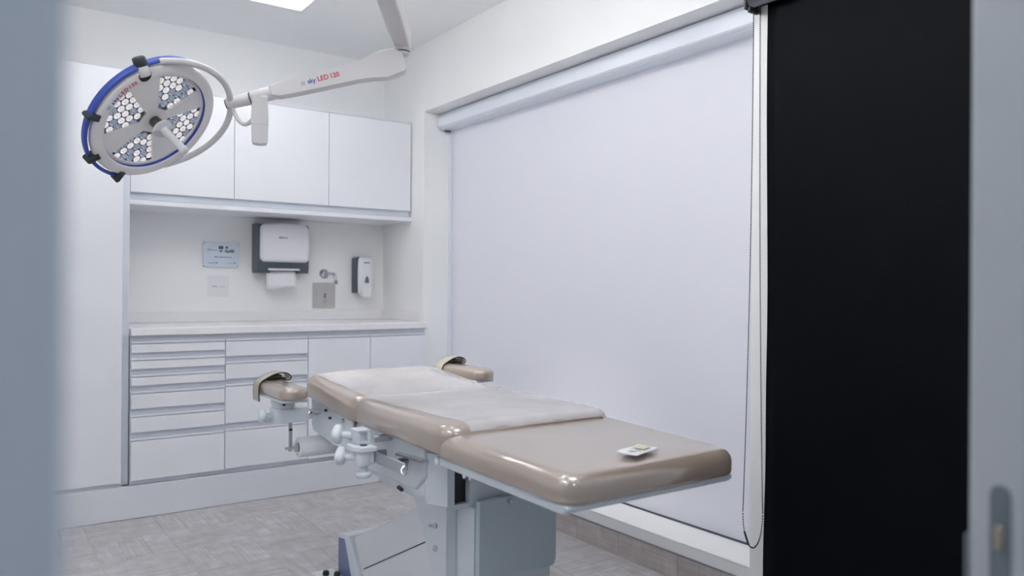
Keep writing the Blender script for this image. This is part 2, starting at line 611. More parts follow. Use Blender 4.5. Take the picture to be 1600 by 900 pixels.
# skirting tiles on the right wall
sk = box('baseboard_right', M['grout'], None, XR - 0.005, XR, 0.50, YF, 0.0, 0.094, kind='structure')
joints = [YF, 3.83, 3.55, 3.26, 2.97, 2.689, 2.413, 2.084, 1.872, 1.58, 1.28, 0.98, 0.70, 0.50]
for a, b in zip(joints, joints[1:]):
    t = MB().box(-(a - b) / 2 + 0.001, (a - b) / 2 - 0.001, -0.0475, 0.0475, 0, 0.006, 0.0012)
    o = t.build('skirting_tile', M['basetile'], sk)
    # local x runs along the wall; turned so the grain stands upright
    me = o.data
    me.transform(Matrix.Translation(V((0, 0, 0))))
    o.location = (XR - 0.005, (a + b) / 2, 0.0475)
    o.rotation_euler = (pi / 2, 0, -pi / 2)
box('trim_1', M['print_grey'], None, XR - 0.012, XR, 0.50, YF, 0.0955, 0.0985, 0.001, kind='structure')

# window behind the white blind
win = struct('window_1', M['blindbox'], XR + 0.23, XR + 0.29, WY0, WY0 + 0.05, WZ0, WZ1)
wb = MB()
wb.box(XR + 0.23, XR + 0.29, WY1 - 0.05, WY1, WZ0, WZ1)
wb.box(XR + 0.23, XR + 0.29, WY0 + 0.05, WY1 - 0.05, WZ0, WZ0 + 0.05)
wb.box(XR + 0.23, XR + 0.29, WY0 + 0.05, WY1 - 0.05, WZ1 - 0.05, WZ1)
wb.build('window_frame', M['blindbox'], win)
for a, b in ((WY0 + 0.05, WY1 - 0.05),):
    box('pane', M['glass'], win, XR + 0.257, XR + 0.263, a, b, WZ0 + 0.05, WZ1 - 0.05)
# painted inner sill
struct('trim_2', M['wall'], XR - 0.002, XR + 0.2, WY0, WY1, WZ0 - 0.004, WZ0 + 0.004, bevel=0.002)

# door leaf beside the camera, its lock edge towards us
dr = struct('door_1', M['door'], 0.8505, 1.75, 0.331, 0.386, 0.01, 2.10, bevel=0.005, seg=2)
lp = MB()
ym = 0.3545
n = 10
poly = []
for i in range(n + 1):
    a = pi * i / n
    poly.append((ym + 0.0095 * cos(a), 0.917 + 0.0095 * sin(a)))
for i in range(n + 1):
    a = pi + pi * i / n
    poly.append((ym + 0.0095 * cos(a), 0.70 + 0.0095 * sin(a)))
lp.prism(poly, 'x', 0.8485, 0.8515, 0.0008)
lock = lp.build('lock_plate', M['lockplate'], dr)
MB().box(0.8445, 0.850, ym - 0.004, ym + 0.005, 0.862, 0.886, 0.002, 2).build('latch', M['brass'], lock)
MB().cyl((0.8475, ym, 0.80), (0.850, ym, 0.80), 0.003, 12).build('screw', M['anthracite'], lock)
MB().box(0.849, 0.856, 0.386, 0.3885, 0.78, 0.87, 0.002, 2).build('handle_plate', M['lockplate'], dr)

# ------------------------------------------------------------------ ceiling panel and added fill lamps
def added_fill_light(x0, y0, label, uplight=False):  # unseen lamp, added to brighten the ceiling and upper walls
    """unseen opal slab added as fill light under the ceiling, lit on all sides"""
    t = thing('added_fill_light', (x0 + 0.3, y0 + 0.3, ZC), label, 'ceiling light')
    zb = ZC - 0.30
    if uplight:                                   # opaque tray below, lit from its open top
        box('tray', M['whiteplastic'], t, x0 - 0.01, x0 + 0.61, y0 - 0.01, y0 + 0.61, zb - 0.012, zb - 0.0005, 0.004, 2)
        box('diffuser', M['diffuser_up'], t, x0, x0 + 0.6, y0, y0 + 0.6, zb, zb + 0.07, 0.012, 2)
    else:
        box('diffuser', M['diffuser'], t, x0, x0 + 0.6, y0, y0 + 0.6, zb, zb + 0.07, 0.012, 2)
    for ax, ay in ((0.06, 0.06), (0.54, 0.06), (0.06, 0.54), (0.54, 0.54)):
        MB().cyl((x0 + ax, y0 + ay, zb + 0.07), (x0 + ax, y0 + ay, ZC), 0.003, 8).build('suspension_rod', M['satin'], t)
def ceiling_light(x0, y0, label, glow='diffuser', drop=0.007):
    t = thing('ceiling_light', (x0 + 0.3, y0 + 0.3, ZC), label, 'ceiling light', 'square ceiling panels')
    f = MB()
    w = 0.012
    for a in ((x0, x0 + 0.6, y0, y0 + w), (x0, x0 + 0.6, y0 + 0.6 - w, y0 + 0.6),
              (x0, x0 + w, y0 + w, y0 + 0.6 - w), (x0 + 0.6 - w, x0 + 0.6, y0 + w, y0 + 0.6 - w)):
        f.box(*a, ZC - 0.010, ZC - 0.0005, 0.001)
    f.build('frame', M['whiteplastic'], t)
    box('diffuser', M[glow], t, x0 + w, x0 + 0.6 - w, y0 + w, y0 + 0.6 - w, ZC - drop, ZC - 0.001, 0.0 if drop < 0.02 else 0.01)
ceiling_light(0.868, 3.449, 'lit square ceiling panel cut by the top edge, above the upper cabinets')
added_fill_light(0.62, 2.20, 'unseen fill lamp with a white tray, added above the seat of the table', True)
added_fill_light(0.95, 0.85, 'unseen fill lamp added between the door and the black blind')
ceiling_light(0.2, -1.1, 'unseen fill panel added to the hall ceiling behind the camera', 'diffuser_hall')  # out of view, added to brighten the wall end and door edge
added_fill_light(-0.65, 0.95, 'unseen fill lamp with a white tray, added at the left of the doorway', True)

# ------------------------------------------------------------------ cabinets
LIP = 0.008
def front(parent, name, x0, x1, z0, z1, y, lip=True):
    o = box(name, M['laminate'], parent, x0, x1, y, y + 0.019, z0, z1, 0.0012)
    if lip:
        box('finger_lip', M['laminate'], o, x0 + 0.001, x1 - 0.001, y + 0.004, y + 0.019, z1 + 0.0045, z1 + 0.0045 + LIP, 0.001)
    return o

# tall cabinet
t = thing('tall_cabinet', (0.0, YF + 0.3, 0), 'full height white cabinet at the left, beside the drawers', 'cabinet')
box('carcass', M['laminate_body'], t, XL + 0.002, 0.6195, YF + 0.022, YB - 0.002, 0.155, 2.150)
front(t, 'door', -0.06, 0.617, 0.180, 2.153, YF, lip=False)
front(t, 'door', -0.74, -0.063, 0.180, 2.153, YF, lip=False)
box('side_post', M['profile'], t, 0.6205, 0.6525, YF + 0.040, YF + 0.055, 0.1595, 2.150, 0.001)

# continuous plinth
pl = thing('cabinet_plinth', (0.5, YF + 0.02, 0), 'pale grey white plinth board along the floor under all cabinets', 'plinth')
box('board', M['plinth'], pl, XL + 0.002, XR - 0.003, YF + 0.001, YF + 0.021, 0.0, 0.158, 0.002)

def carcass(t, x0, x1):
    b = MB()
    b.box(x0, x1, YF + 0.021, YB - 0.003, 0.160, 0.879)
    return b.build('carcass', M['profile'], t)

def drawer_unit(x0, x1, fronts, label):
    t = thing('drawer_cabinet', ((x0 + x1) / 2, YF + 0.3, 0), label, 'drawer cabinet', 'white drawer cabinets under the worktop')
    carcass(t, x0 - 0.002, x1 + 0.002)
    for z1, z0 in fronts:
        front(t, 'drawer', x0, x1, z0, z1, YF)
    return t
drawer_unit(0.658, 1.0945, [(0.838, 0.797), (0.757, 0.719), (0.678, 0.639), (0.597, 0.527), (0.484, 0.413), (0.370, 0.182)],
            'white cabinet of six drawers beside the tall cabinet')
drawer_unit(1.0985, 1.533, [(0.838, 0.762), (0.721, 0.646), (0.605, 0.418), (0.375, 0.186)],
            'white cabinet of four drawers, second unit from the left')
t = thing('base_cabinet', (1.9, YF + 0.3, 0), 'white two door base cabinet under the worktop, next to the window wall', 'cabinet')
carcass(t, 1.535, XR - 0.003)
front(t, 'door', 1.5375, 1.902, 0.182, 0.838, YF)
front(t, 'door', 1.905, 2.262, 0.182, 0.838, YF)

t = thing('worktop', (1.46, YF + 0.3, 0.88), 'white stone worktop with upstand on the drawer cabinets', 'worktop')
box('slab', M['quartz'], t, 0.655, XR - 0.001, YF - 0.012, YB - 0.001, 0.880, 0.916, 0.003, 2)
box('upstand', M['quartz'], t, 0.655, XR - 0.016, YB - 0.016, YB - 0.001, 0.9165, 0.975, 0.002)
box('side_upstand', M['quartz'], t, XR - 0.015, XR - 0.001, YF + 0.05, YB - 0.001, 0.9165, 0.975, 0.002)

def wall_cabinet(x0, x1, label, xl=None, xr=None):
    t = thing('wall_cabinet', ((x0 + x1) / 2, YU + 0.2, 1.55), label, 'wall cabinet', 'white wall cabinets over the worktop')
    b = MB()
    b.box(xl if xl else x0 - 0.0015, xr if xr else x1 + 0.0015, YU + 0.020, YB - 0.002, 1.560, 2.136)
    b.build('carcass', M['profile'], t)
    o = box('door', M['laminate'], t, x0, x1, YU, YU + 0.018, 1.595, 2.134, 0.0012)
    box('top_trim', M['profile'], t, x0 - 0.001, x1 + 0.001, YU + 0.004, YU + 0.03, 2.1365, 2.144, 0.001)
wall_cabinet(0.680, 1.1885, 'white wall cabinet behind the surgical light, left of the three')
wall_cabinet(1.192, 1.7245, 'white wall cabinet above the paper towel dispenser')
wall_cabinet(1.7275, 2.258, 'white wall cabinet above the soap dispenser, against the window wall')
t = thing('cabinet_base_panel', (1.46, YU + 0.2, 1.54), 'white panel closing the underside of the wall cabinets', 'panel')
box('panel', M['laminate'], t, 0.655, XR - 0.001, YU - 0.004, YB - 0.001, 1.532, 1.556, 0.0015)

# ------------------------------------------------------------------ things on the back wall
# paper towel dispenser
X0, X1, Z0, Z1 = 1.405, 1.715, 1.203, 1.496
t = thing('paper_towel_dispenser', ((X0 + X1) / 2, YB, Z0), 'white and charcoal paper towel dispenser on the wall', 'dispenser')
def shell_poly(y_front, z0, z1, r_top):
    pts = [(YB - 0.001, z0), (y_front, z0)]
    for i in range(9):
        a = pi / 2 * i / 8
        pts.append((y_front + r_top - r_top * cos(a), z1 - r_top * 0.8 + r_top * 0.8 * sin(a)))
    pts.append((YB - 0.001, z1))
    return pts
b = MB()
b.prism(shell_poly(YB - 0.118, Z0 + 0.018, Z1, 0.035), 'x', X0, X1, 0.006, 2)
b.build('body', M['greyplastic'], t)
for a, c in ((X0 + 0.001, X0 + 0.075), (X1 - 0.075, X1 - 0.001)):   # lower jaws each side of the paper slot
    MB().box(a, c, YB - 0.116, YB - 0.001, Z0, Z0 + 0.022, 0.004, 2).build('lower_jaw', M['greyplastic'], t)
b = MB()
def cover_profile(y0, z0, z1, rt_):
    pts = [(YB - 0.122, z0), (y0, z0)]
    for i in range(9):
        a = pi / 2 * i / 8
        pts.append((y0 + rt_ - rt_ * cos(a), z1 - rt_ + rt_ * sin(a)))
    return pts
# bowed cover with rounded corners in front view
NX, NZ = 22, 14
vs, fs = [], []
cz0, cz1, cx0, cx1 = 1.268, 1.489, X0 + 0.012, X1 + 0.001
def cover_pt(u, v, back):
    # u,v in -1..1; rounded rectangle in front view
    hw, hh, r = (cx1 - cx0) / 2, (cz1 - cz0) / 2, 0.028
    x, z = u * hw, v * hh
    sx, sz = abs(x) - (hw - r), abs(z) - (hh - r)
    if sx > 0 and sz > 0:
        l = math.hypot(sx, sz)
        mx_ = max(sx, sz)
        if l > 1e-9:
            k = mx_ / l
            x = math.copysign(hw - r + sx * k, x)
            z = math.copysign(hh - r + sz * k, z)
    bow = 0.020 * (1 - u * u) + 0.016 * (1 - v * v)
    edge = max(abs(u), abs(v))
    dy = (YB - 0.124 - bow) if not back else YB - 0.112
    if not back and edge > 0.93:
        dy += 0.010 * ((edge - 0.93) / 0.07) ** 2
    return V(((cx0 + cx1) / 2 + x, dy, (cz0 + cz1) / 2 + z + 0.010 * (1 - u * u) * max(0, v)))
for j in range(NZ + 1):
    for i in range(NX + 1):
        vs.append(cover_pt(-1 + 2 * i / NX, -1 + 2 * j / NZ, False))
for j in range(NZ):
    for i in range(NX):
        a = j * (NX + 1) + i
        fs.append((a, a + 1, a + NX + 2, a + NX + 1))
# side skirt
per = [(i, 0) for i in range(NX)] + [(NX, j) for j in range(NZ)] + [(i, NZ) for i in range(NX, 0, -1)] + [(0, j) for j in range(NZ, 0, -1)]
base = len(vs)
for i, j in per:
    vs.append(cover_pt(-1 + 2 * i / NX, -1 + 2 * j / NZ, True))
for q, (i, j) in enumerate(per):
    q2 = (q + 1) % len(per)
    i2, j2 = per[q2]
    fs.append((j * (NX + 1) + i, j2 * (NX + 1) + i2, base + q2, base + q))
b.add(vs, fs, 0, True)
cov = b.build('cover', M['whiteplastic'], t)
b = MB()
for k, (w_, dz) in enumerate(((0.006, 0.002), (0.005, 0), (0.005, 0.001), (0.004, 0), (0.006, 0), (0.005, 0))):
    x = 1.520 + k * 0.0085
    b.box(x, x + w_, YB - 0.161, YB - 0.1565, 1.408, 1.4145 + dz, 0.0)
b.build('logo', M['print_grey'], cov)
MB().box(X0 + 0.06, X1 - 0.06, YB - 0.135, YB - 0.118, Z0 + 0.016, Z0 + 0.027, 0.004, 2).build('tear_lip', M['whiteplastic'], t)
MB().cyl((1.575, YB - 0.10, 1.4945), (1.575, YB - 0.10, 1.502), 0.008, 12).build('lock_button', M['whiteplastic'], t)
# towel
b = MB()
px0, px1 = 1.462, 1.642
pts = [(YB - 0.095, 1.222), (YB - 0.10, 1.20), (YB - 0.107, 1.17), (YB - 0.110, 1.14), (YB - 0.108, 1.115)]
vs, fs = [], []
for i in range(9):
    u = i / 8
    x = px0 + (px1 - px0) * u
    for y, z in pts:
        zz = z - (0.006 * sin(u * pi * 2.2) if z < 1.13 else 0)
        vs.append(V((x, y + 0.004 * sin(u * 7), zz)))
for i in range(8):
    for j in range(4):
        a = i * 5 + j
        fs.append((a, a + 1, a + 6, a + 5))
b.add(vs, fs, 0, True)
pt = b.build('paper_towel', M['paper'], None, (1.55, YB - 0.1, 1.115))
md = pt.modifiers.new('thickness', 'SOLIDIFY')
md.thickness = 0.0012
tag(pt, 'white paper towel hanging from the wall dispenser', 'paper towel')

# soap dispenser
X0, X1 = 2.044, 2.152
t = thing('soap_dispenser', ((X0 + X1) / 2, YB, 1.06), 'white and charcoal soap dispenser in the corner of the worktop niche', 'dispenser')
b = MB()
b.prism([(X0, 1.085), (X1 - 0.004, 1.085), (X1 - 0.004, 1.30), (X1 - 0.012, 1.316), (X0 + 0.010, 1.316), (X0, 1.305)], 'y', YB - 0.085, YB - 0.001, 0.004, 2)
b.build('base', M['greyplastic'], t)
b = MB()
def soap_sec(z):
    t_ = (z - 1.083) / (1.318 - 1.083)
    bow = 0.018 * (1 - (2 * t_ - 0.9) ** 2)
    hw = 0.051 + 0.003 * sin(pi * t_)
    if t_ > 0.9:
        hw -= 0.010 * ((t_ - 0.9) / 0.1) ** 2
    return bow, hw
vs, fs = [], []
nz, na = 16, 12
xc = (X0 + X1) / 2 + 0.004
for j in range(nz + 1):
    z = 1.083 + (1.318 - 1.083) * j / nz
    bow, hw = soap_sec(z)
    if j in (0, nz):
        bow -= 0.006
    for i in range(na + 1):
        u = -1 + 2 * i / na
        y = YB - 0.092 - bow * (1 - abs(u) ** 3) + 0.010 * max(0, (abs(u) - 0.85) / 0.15)
        vs.append(V((xc + u * hw, y, z)))
for j in range(nz):
    for i in range(na):
        a = j * (na + 1) + i
        fs.append((a, a + 1, a + na + 2, a + na + 1))
per = [(i, 0) for i in range(na)] + [(na, j) for j in range(nz)] + [(i, nz) for i in range(na, 0, -1)] + [(0, j) for j in range(nz, 0, -1)]
base = len(vs)
for i, j in per:
    q = vs[j * (na + 1) + i]
    vs.append(V((q.x, YB - 0.070, q.z)))
for q, (i, j) in enumerate(per):
    q2 = (q + 1) % len(per)
    i2, j2 = per[q2]
    fs.append((j * (na + 1) + i, j2 * (na + 1) + i2, base + q2, base + q))
b.add(vs, fs, 0, True)
cov = b.build('cover', M['whiteplastic'], t)
b = MB()
arch = [(xc - 0.013, 1.150), (xc + 0.013, 1.150)]
for i in range(9):
    a = pi * i / 8
    arch.append((xc + 0.013 * cos(a) * (1 - 0.35 * sin(a)), 1.165 + 0.028 * sin(a)))
b.prism(arch, 'y', YB - 0.115, YB - 0.104, 0.001)
b.build('level_window', M['midgrey'], cov)
b = MB()
for k in range(6):
    b.box(xc - 0.020 + k * 0.0065, xc - 0.0155 + k * 0.0065, YB - 0.1145, YB - 0.1085, 1.276, 1.282)
b.build('logo', M['print_grey'], cov)
MB().box(xc - 0.036, xc + 0.036, YB - 0.120, YB - 0.075, 1.055, 1.128, 0.014, 3).build('push_lever', M['whiteplastic'], t)

# wall spout
t = thing('wall_spout', (1.858, YB, 1.20), 'chrome wall spout above the square steel plate', 'tap')
MB().lathe([(0, 0), (0.030, 0), (0.029, 0.006), (0.016, 0.012), (0.014, 0.016), (0, 0.016)], 24,
           Matrix.Translation((1.858, YB - 0.0005, 1.205)) @ Matrix.Rotation(pi / 2, 4, 'X')).build('flange', M['satin'], t)
pts = [(1.858, YB - 0.012, 1.205), (1.858, YB - 0.08, 1.204), (1.858, YB - 0.15, 1.202)]
for i in range(1, 8):
    a = radians(75) * i / 7
    pts.append((1.858, YB - 0.15 - 0.035 * sin(a), 1.202 - 0.035 * (1 - cos(a))))
pts.append((1.858, YB - 0.192, 1.155))
MB().tube(pts, 0.0095, 14).build('spout', M['satin'], t)
MB().cyl((1.858, YB - 0.1915, 1.162), (1.858, YB - 0.1955, 1.141), 0.0115, 16).build('nozzle', M['chrome'], t)

# steel plate with valve button
t = thing('wall_plate', (1.857, YB, 0.986), 'square brushed steel plate on the wall below the spout', 'wall plate')
MB().box(1.782, 1.932, YB - 0.006, YB - 0.0005, 0.988, 1.148, 0.0015, 2).build('plate', M['steel'], t)
MB().cyl((1.859, YB - 0.006, 1.070), (1.859, YB - 0.012, 1.070), 0.013, 20, bev=0.002).build('valve_collar', M['steel'], t)
MB().cyl((1.859, YB - 0.012, 1.076), (1.859, YB - 0.018, 1.076), 0.005, 12).build('screw', M['anthracite'], t)
MB().cyl((1.859, YB - 0.012, 1.060), (1.859, YB - 0.018, 1.060), 0.005, 12).build('screw', M['anthracite'], t)
MB().cyl((1.859, YB - 0.006, 1.030), (1.859, YB - 0.009, 1.030), 0.008, 16).build('valve_button', M['satin'], t)

# acrylic sign
t = thing('acrylic_sign', (1.224, YB, 1.234), 'pale blue acrylic information sign with dark printed squares, left of the towel dispenser', 'sign')
MB().box(1.124, 1.326, YB - 0.016, YB - 0.012, 1.234, 1.378, 0.001).build('panel', M['acrylic'], t)
for x in (1.130, 1.320):
    for z in (1.240, 1.372):
        MB().cyl((x, YB - 0.0005, z), (x, YB - 0.0185, z), 0.0042, 12).build('standoff', M['satin'], t)
def marks(name, mt, rects, y0, y1, parent):
    for x0, x1, z0, z1 in rects:
        MB().box(x0, x1, y0, y1, z0, z1).build(name, mt, parent)
ys = (YB - 0.0172, YB - 0.016)
marks('dark_square', M['print_dark'], [(1.211, 1.221, 1.339, 1.357), (1.224, 1.235, 1.339, 1.357), (1.250, 1.262, 1.343, 1.355)], *ys, t)
marks('printed_line', M['print_grey'], [(1.150, 1.170, 1.337, 1.339), (1.144, 1.200, 1.330, 1.3325), (1.216, 1.230, 1.322, 1.333),
      (1.246, 1.256, 1.320, 1.337), (1.258, 1.270, 1.318, 1.332), (1.272, 1.298, 1.320, 1.337), (1.150, 1.190, 1.256, 1.259), (1.194, 1.204, 1.255, 1.262),
      (1.26, 1.29, 1.256, 1.258), (1.296, 1.306, 1.255, 1.262)], *ys, t)
marks('pink_line', M['print_pink'], [(1.186, 1.206, 1.290, 1.296), (1.210, 1.284, 1.290, 1.2945)], *ys, t)
# white notice
t = thing('paper_notice', (1.216, YB, 1.06), 'small white notice on the wall below the blue sign', 'notice')
MB().box(1.152, 1.274, YB - 0.003, YB - 0.0005, 1.064, 1.184, 0.0008).build('sheet', M['paper'], t)
marks('faint_mark', M['logo_faint'], [(1.180, 1.190, 1.118, 1.126), (1.192, 1.206, 1.118, 1.125), (1.222, 1.234, 1.118, 1.122), (1.238, 1.250, 1.118, 1.122)],
      YB - 0.0036, YB - 0.003, t)

# ------------------------------------------------------------------ white roller blind in the window
XBL = 2.452
t = thing('roller_blind', (XBL, (WY0 + WY1) / 2, WZ0), 'large white roller blind drawn down over the window', 'roller blind')
prof = [(2.364, 2.097), (2.358, 2.104), (2.358, 2.160), (2.370, 2.180), (2.385, 2.182), (2.470, 2.182), (2.470, 2.088), (2.380, 2.088)]
MB().prism([(x, z) for x, z in prof], 'y', WY0 + 0.004, WY1 - 0.006, 0.0012, 1).build('cassette', M['blindbox'], t)
MB().box(2.400, 2.4385, WY1 - 0.026, WY1 - 0.012, 2.078, 2.0875, 0.002).build('end_bracket', M['seam'], t)
box('fabric', M['blind'], t, XBL, XBL + 0.0015, WY0 + 0.004, WY1 - 0.020, WZ0 + 0.012, 2.0875)
box('side_channel', M['blindbox'], t, XBL - 0.014, XBL + 0.02, WY1 - 0.0195, WY1 - 0.001, WZ0 + 0.005, 2.087, 0.001)
box('bottom_bar', M['bottom_bar'], t, XBL - 0.004, XBL + 0.006, WY0 + 0.006, WY1 - 0.021, WZ0 + 0.0045, WZ0 + 0.0115, 0.001)

# ------------------------------------------------------------------ black blackout blind nearer to us
XT, ZT = 2.212, 2.118
t = thing('roller_blind', (XT, 1.2, 0.05), 'black blackout roller blind hanging on the wall beside the window', 'roller blind')
MB().cyl((XT, 0.62, ZT), (XT, 1.716, ZT), 0.030, 24).build('tube', M['anthracite'], t)
b = MB()
b.box(XT - 0.032, XR - 0.001, 1.719, 1.727, ZT - 0.036, ZT + 0.036, 0.003, 2)
b.build('end_bracket', M['anthracite'], t)
MB().box(XT - 0.024, XT + 0.024, 1.706, 1.7185, ZT - 0.047, ZT - 0.026, 0.004, 2).build('chain_guide', M['black'], t)
b = MB()
vs, fs = [], []
nz = 40
xf = XT + 0.030
for j in range(nz + 1):
    z = 0.035 + (ZT - 0.035) * j / nz
    for i in range(25):
        y = 0.64 + (1.672 - 0.64) * i / 24
        if i == 24:
            y += 0.004 * sin(z * 4.0 + 0.5) + 0.0035 * sin(z * 9.0) * (1.2 - z if z < 1.2 else 0)
        x = xf - 0.006 * sin((y - 0.64) * 3.0) * sin(pi * j / nz) * (1 - j / nz)
        vs.append(V((x, y, z)))
for j in range(nz):
    for i in range(24):
        a = j * 25 + i
        fs.append((a, a + 1, a + 26, a + 25))
b.add(vs, fs, 0, True)
fb = b.build('fabric', M['blackout'], t)
md = fb.modifiers.new('thickness', 'SOLIDIFY')
md.thickness = 0.0012
box('bottom_bar', M['anthracite'], t, xf - 0.006, xf + 0.006, 0.64, 1.668, 0.012, 0.036, 0.003, 2)
# bead chain loop
b = MB()
bead = []
yk, zk = 1.700, 0.236
def chain_pts():
    top = ZT - 0.045
    pts = []
    # front strand (room side), down; bottom arc; rear strand up
    N1 = 260
    zb = 0.36
    for i in range(N1):
        z = top + (zb - top) * i / (N1 - 1)
        s = (top - z) / (top - zb)
        pts.append((XT - 0.008 - 0.004 * s, yk + 0.004 + 0.028 * s ** 2.2, z))
    N2 = 44
    c0 = V(pts[-1])
    c1 = V((XT + 0.020 + 0.004, yk - 0.022, zb))
    for i in range(1, N2):
        a = pi * i / N2
        mid = (c0 + c1) / 2
        hv = (c0 - c1) / 2
        pts.append(tuple(mid + hv * cos(a) - V((0, 0, (zb - zk) * sin(a) ** 0.9))))
    for i in range(N1):
        z = zb + (top - zb) * i / (N1 - 1)
        s = (top - z) / (top - zb)
        pts.append((XT + 0.020 + 0.004 * s, yk - 0.002 - 0.020 * s ** 2.2, z))
    return pts
cp = chain_pts()
r = 0.0034
for p in cp:
    px_, py_, pz_ = p
    b.add([(px_ + r, py_, pz_), (px_ - r, py_, pz_), (px_, py_ + r, pz_), (px_, py_ - r, pz_), (px_, py_, pz_ + r), (px_, py_, pz_ - r)],
          [(0, 2, 4), (2, 1, 4), (1, 3, 4), (3, 0, 4), (2, 0, 5), (1, 2, 5), (3, 1, 5), (0, 3, 5)], 0, True)
b.tube(cp[::6] + [cp[-1]], 0.0006, 4)
b.build('bead_chain', M['black'], t, kind='stuff')
q = V(cp[275]); q2 = V(cp[267])
MB().cyl(q, q2, 0.0036, 10).build('chain_joint', M['black'], t)

# ------------------------------------------------------------------ surgical light
def ray_pt(x, y, d):
    return V((0, 0, 1.12)) + (fw + rt2 * ((x - 800) / 1215.0) + dn2 * ((y - 450) / 1215.0)) * d
C = V((0.5617, 3.0284, 1.7089))
N = V((0.44338, -0.62034, -0.64699)).normalized()
vv_ = (V((0, 0, 1)) - N * N.z).normalized()
uu_ = vv_.cross(N)
LM = frame_matrix(C, uu_, vv_, N)           # lamp frame: z out of the lit face
H = V((0.8145, 3.0083, 1.811))              # yoke hub
ELB = V((1.372, 2.703, 1.992))              # elbow below the ceiling arm
MOUNT = V((0.735, 1.716, ZC))
t = thing('surgical_light', MOUNT, 'white and blue round surgical light on a jointed ceiling arm, left of the table', 'surgical light')
LT = t
# housing: shallow dish, face rim, recess
RO, RI, RD = 0.241, 0.199, 0.014
b = MB()
b.lathe([(0.0, -0.085), (0.06, -0.083), (0.14, -0.070), (0.205, -0.048), (0.231, -0.030), (RO - 0.001, -0.018), (RO, -0.010), (RO - 0.003, -0.003),
         (RO - 0.009, 0.0), (RI + 0.006, 0.002), (RI + 0.001, 0.001), (RI, -0.001)], 72, LM, cap=False)
house = b.build('head_housing', M['head'], LT)
MB().lathe([(RI, -0.001), (RI - 0.0005, -RD)], 72, LM, cap=False).build('recess_ring', M['blue'], house)
MB().lathe([(0, -RD - 0.012), (RI, -RD - 0.012), (RI, -RD - 0.010), (0, -RD - 0.010)], 48, LM, cap=False).build('lens_bed', M['bed'], house)
# face plate with four windows
WIN = (88, 4, -88, -177)
def window_pts(ang, n=6):
    a0 = radians(ang)
    half = radians(30)
    r_in, r_out = 0.052, 0.189
    pts = []
    raw = []
    for s in range(n + 1):
        raw.append((a0 - half + 2 * half * s / n, r_out))
    out = [(r_ * cos(a), r_ * sin(a)) for a, r_ in raw]
    inn = []
    for s in (1, -1):
        a = a0 + s * half * 0.80
        inn.append((r_in * cos(a), r_in * sin(a)))
    return out + inn
cu = bpy.data.curves.new('plate', 'CURVE')
cu.dimensions = '2D'
cu.fill_mode = 'BOTH'
cu.extrude = 0.0040
cu.bevel_depth = 0.0015
cu.bevel_resolution = 1
def add_spline(pts):
    s = cu.splines.new('POLY')
    s.points.add(len(pts) - 1)
    for p_, q_ in zip(s.points, pts):
        p_.co = (q_[0], q_[1], 0, 1)
    s.use_cyclic_u = True
add_spline([((RI - 0.0025) * cos(2 * pi * i / 64), (RI - 0.0025) * sin(2 * pi * i / 64)) for i in range(64)])
for a in WIN:
    add_spline(window_pts(a))
tmp = bpy.data.objects.new('plate', cu)
COL.objects.link(tmp)
me = bpy.data.meshes.new_from_object(tmp.evaluated_get(bpy.context.evaluated_depsgraph_get()))
bpy.data.objects.remove(tmp)
bpy.data.curves.remove(cu)
me.name = 'face_plate'
me.transform(Matrix.Translation(-MOUNT) @ LM @ Matrix.Translation((0, 0, -RD - 0.002)))
me.materials.clear()
me.materials.append(M['head'])
fp = bpy.data.objects.new('face_plate', me)
COL.objects.link(fp)
fp.parent = house
# lenses
def lens_data(kind):
    b = MB()
    b.lathe([(0.0142, 0.0), (0.0144, 0.004), (0.0134, 0.0068), (0.0126, 0.006)], 14, None, 1, cap=False)
    b.lathe([(0.0126, 0.006), (0.0092, 0.0045), (0.0064, 0.0025)], 14, None, 0, cap=False)
    b.lathe([(0.0064, 0.0025), (0.0054, 0.0062), (0.0028, 0.0085), (0.0, 0.0092)], 10, None, 2 if kind == 'warm' else 0, cap=False)
    bmesh.ops.recalc_face_normals(b.bm, faces=b.bm.faces)
    me = bpy.data.meshes.new('lens')
    b.bm.to_mesh(me)
    b.bm.free()
    for k in (M['lens_warm'] if kind == 'warm' else M['lens_cool'], M['lens_ring'], M['led_core']):
        me.materials.append(k)
    return me
LW, LC = lens_data('warm'), lens_data('cool')
ZR = LM.to_3x3().to_euler()
def inside(p, poly):
    c = False
    for i in range(len(poly)):
        (x1, y1), (x2, y2) = poly[i], poly[i - 1]
        if (y1 > p[1]) != (y2 > p[1]) and p[0] < (x2 - x1) * (p[1] - y1) / (y2 - y1) + x1:
            c = not c
    return c
for wi, a in enumerate(WIN):
    poly = window_pts(a, 10)
    ar = radians(a)
    sp = 0.0292
    k = 0
    for row in range(-6, 7):
        for col in range(-1, 10):
            rad = 0.072 + col * sp * 0.866
            tan_ = (row + (0.5 if col % 2 else 0)) * sp
            x = rad * cos(ar) - tan_ * sin(ar)
            y = rad * sin(ar) + tan_ * cos(ar)
            if not inside((x * 0.985, y * 0.985), poly):
                continue
            o = bpy.data.objects.new('lens', LW if random.random() < 0.55 else LC)
            COL.objects.link(o)
            o.parent = house
            o.location = LM @ V((x, y, -RD - 0.0098)) - MOUNT
            o.rotation_euler = ZR
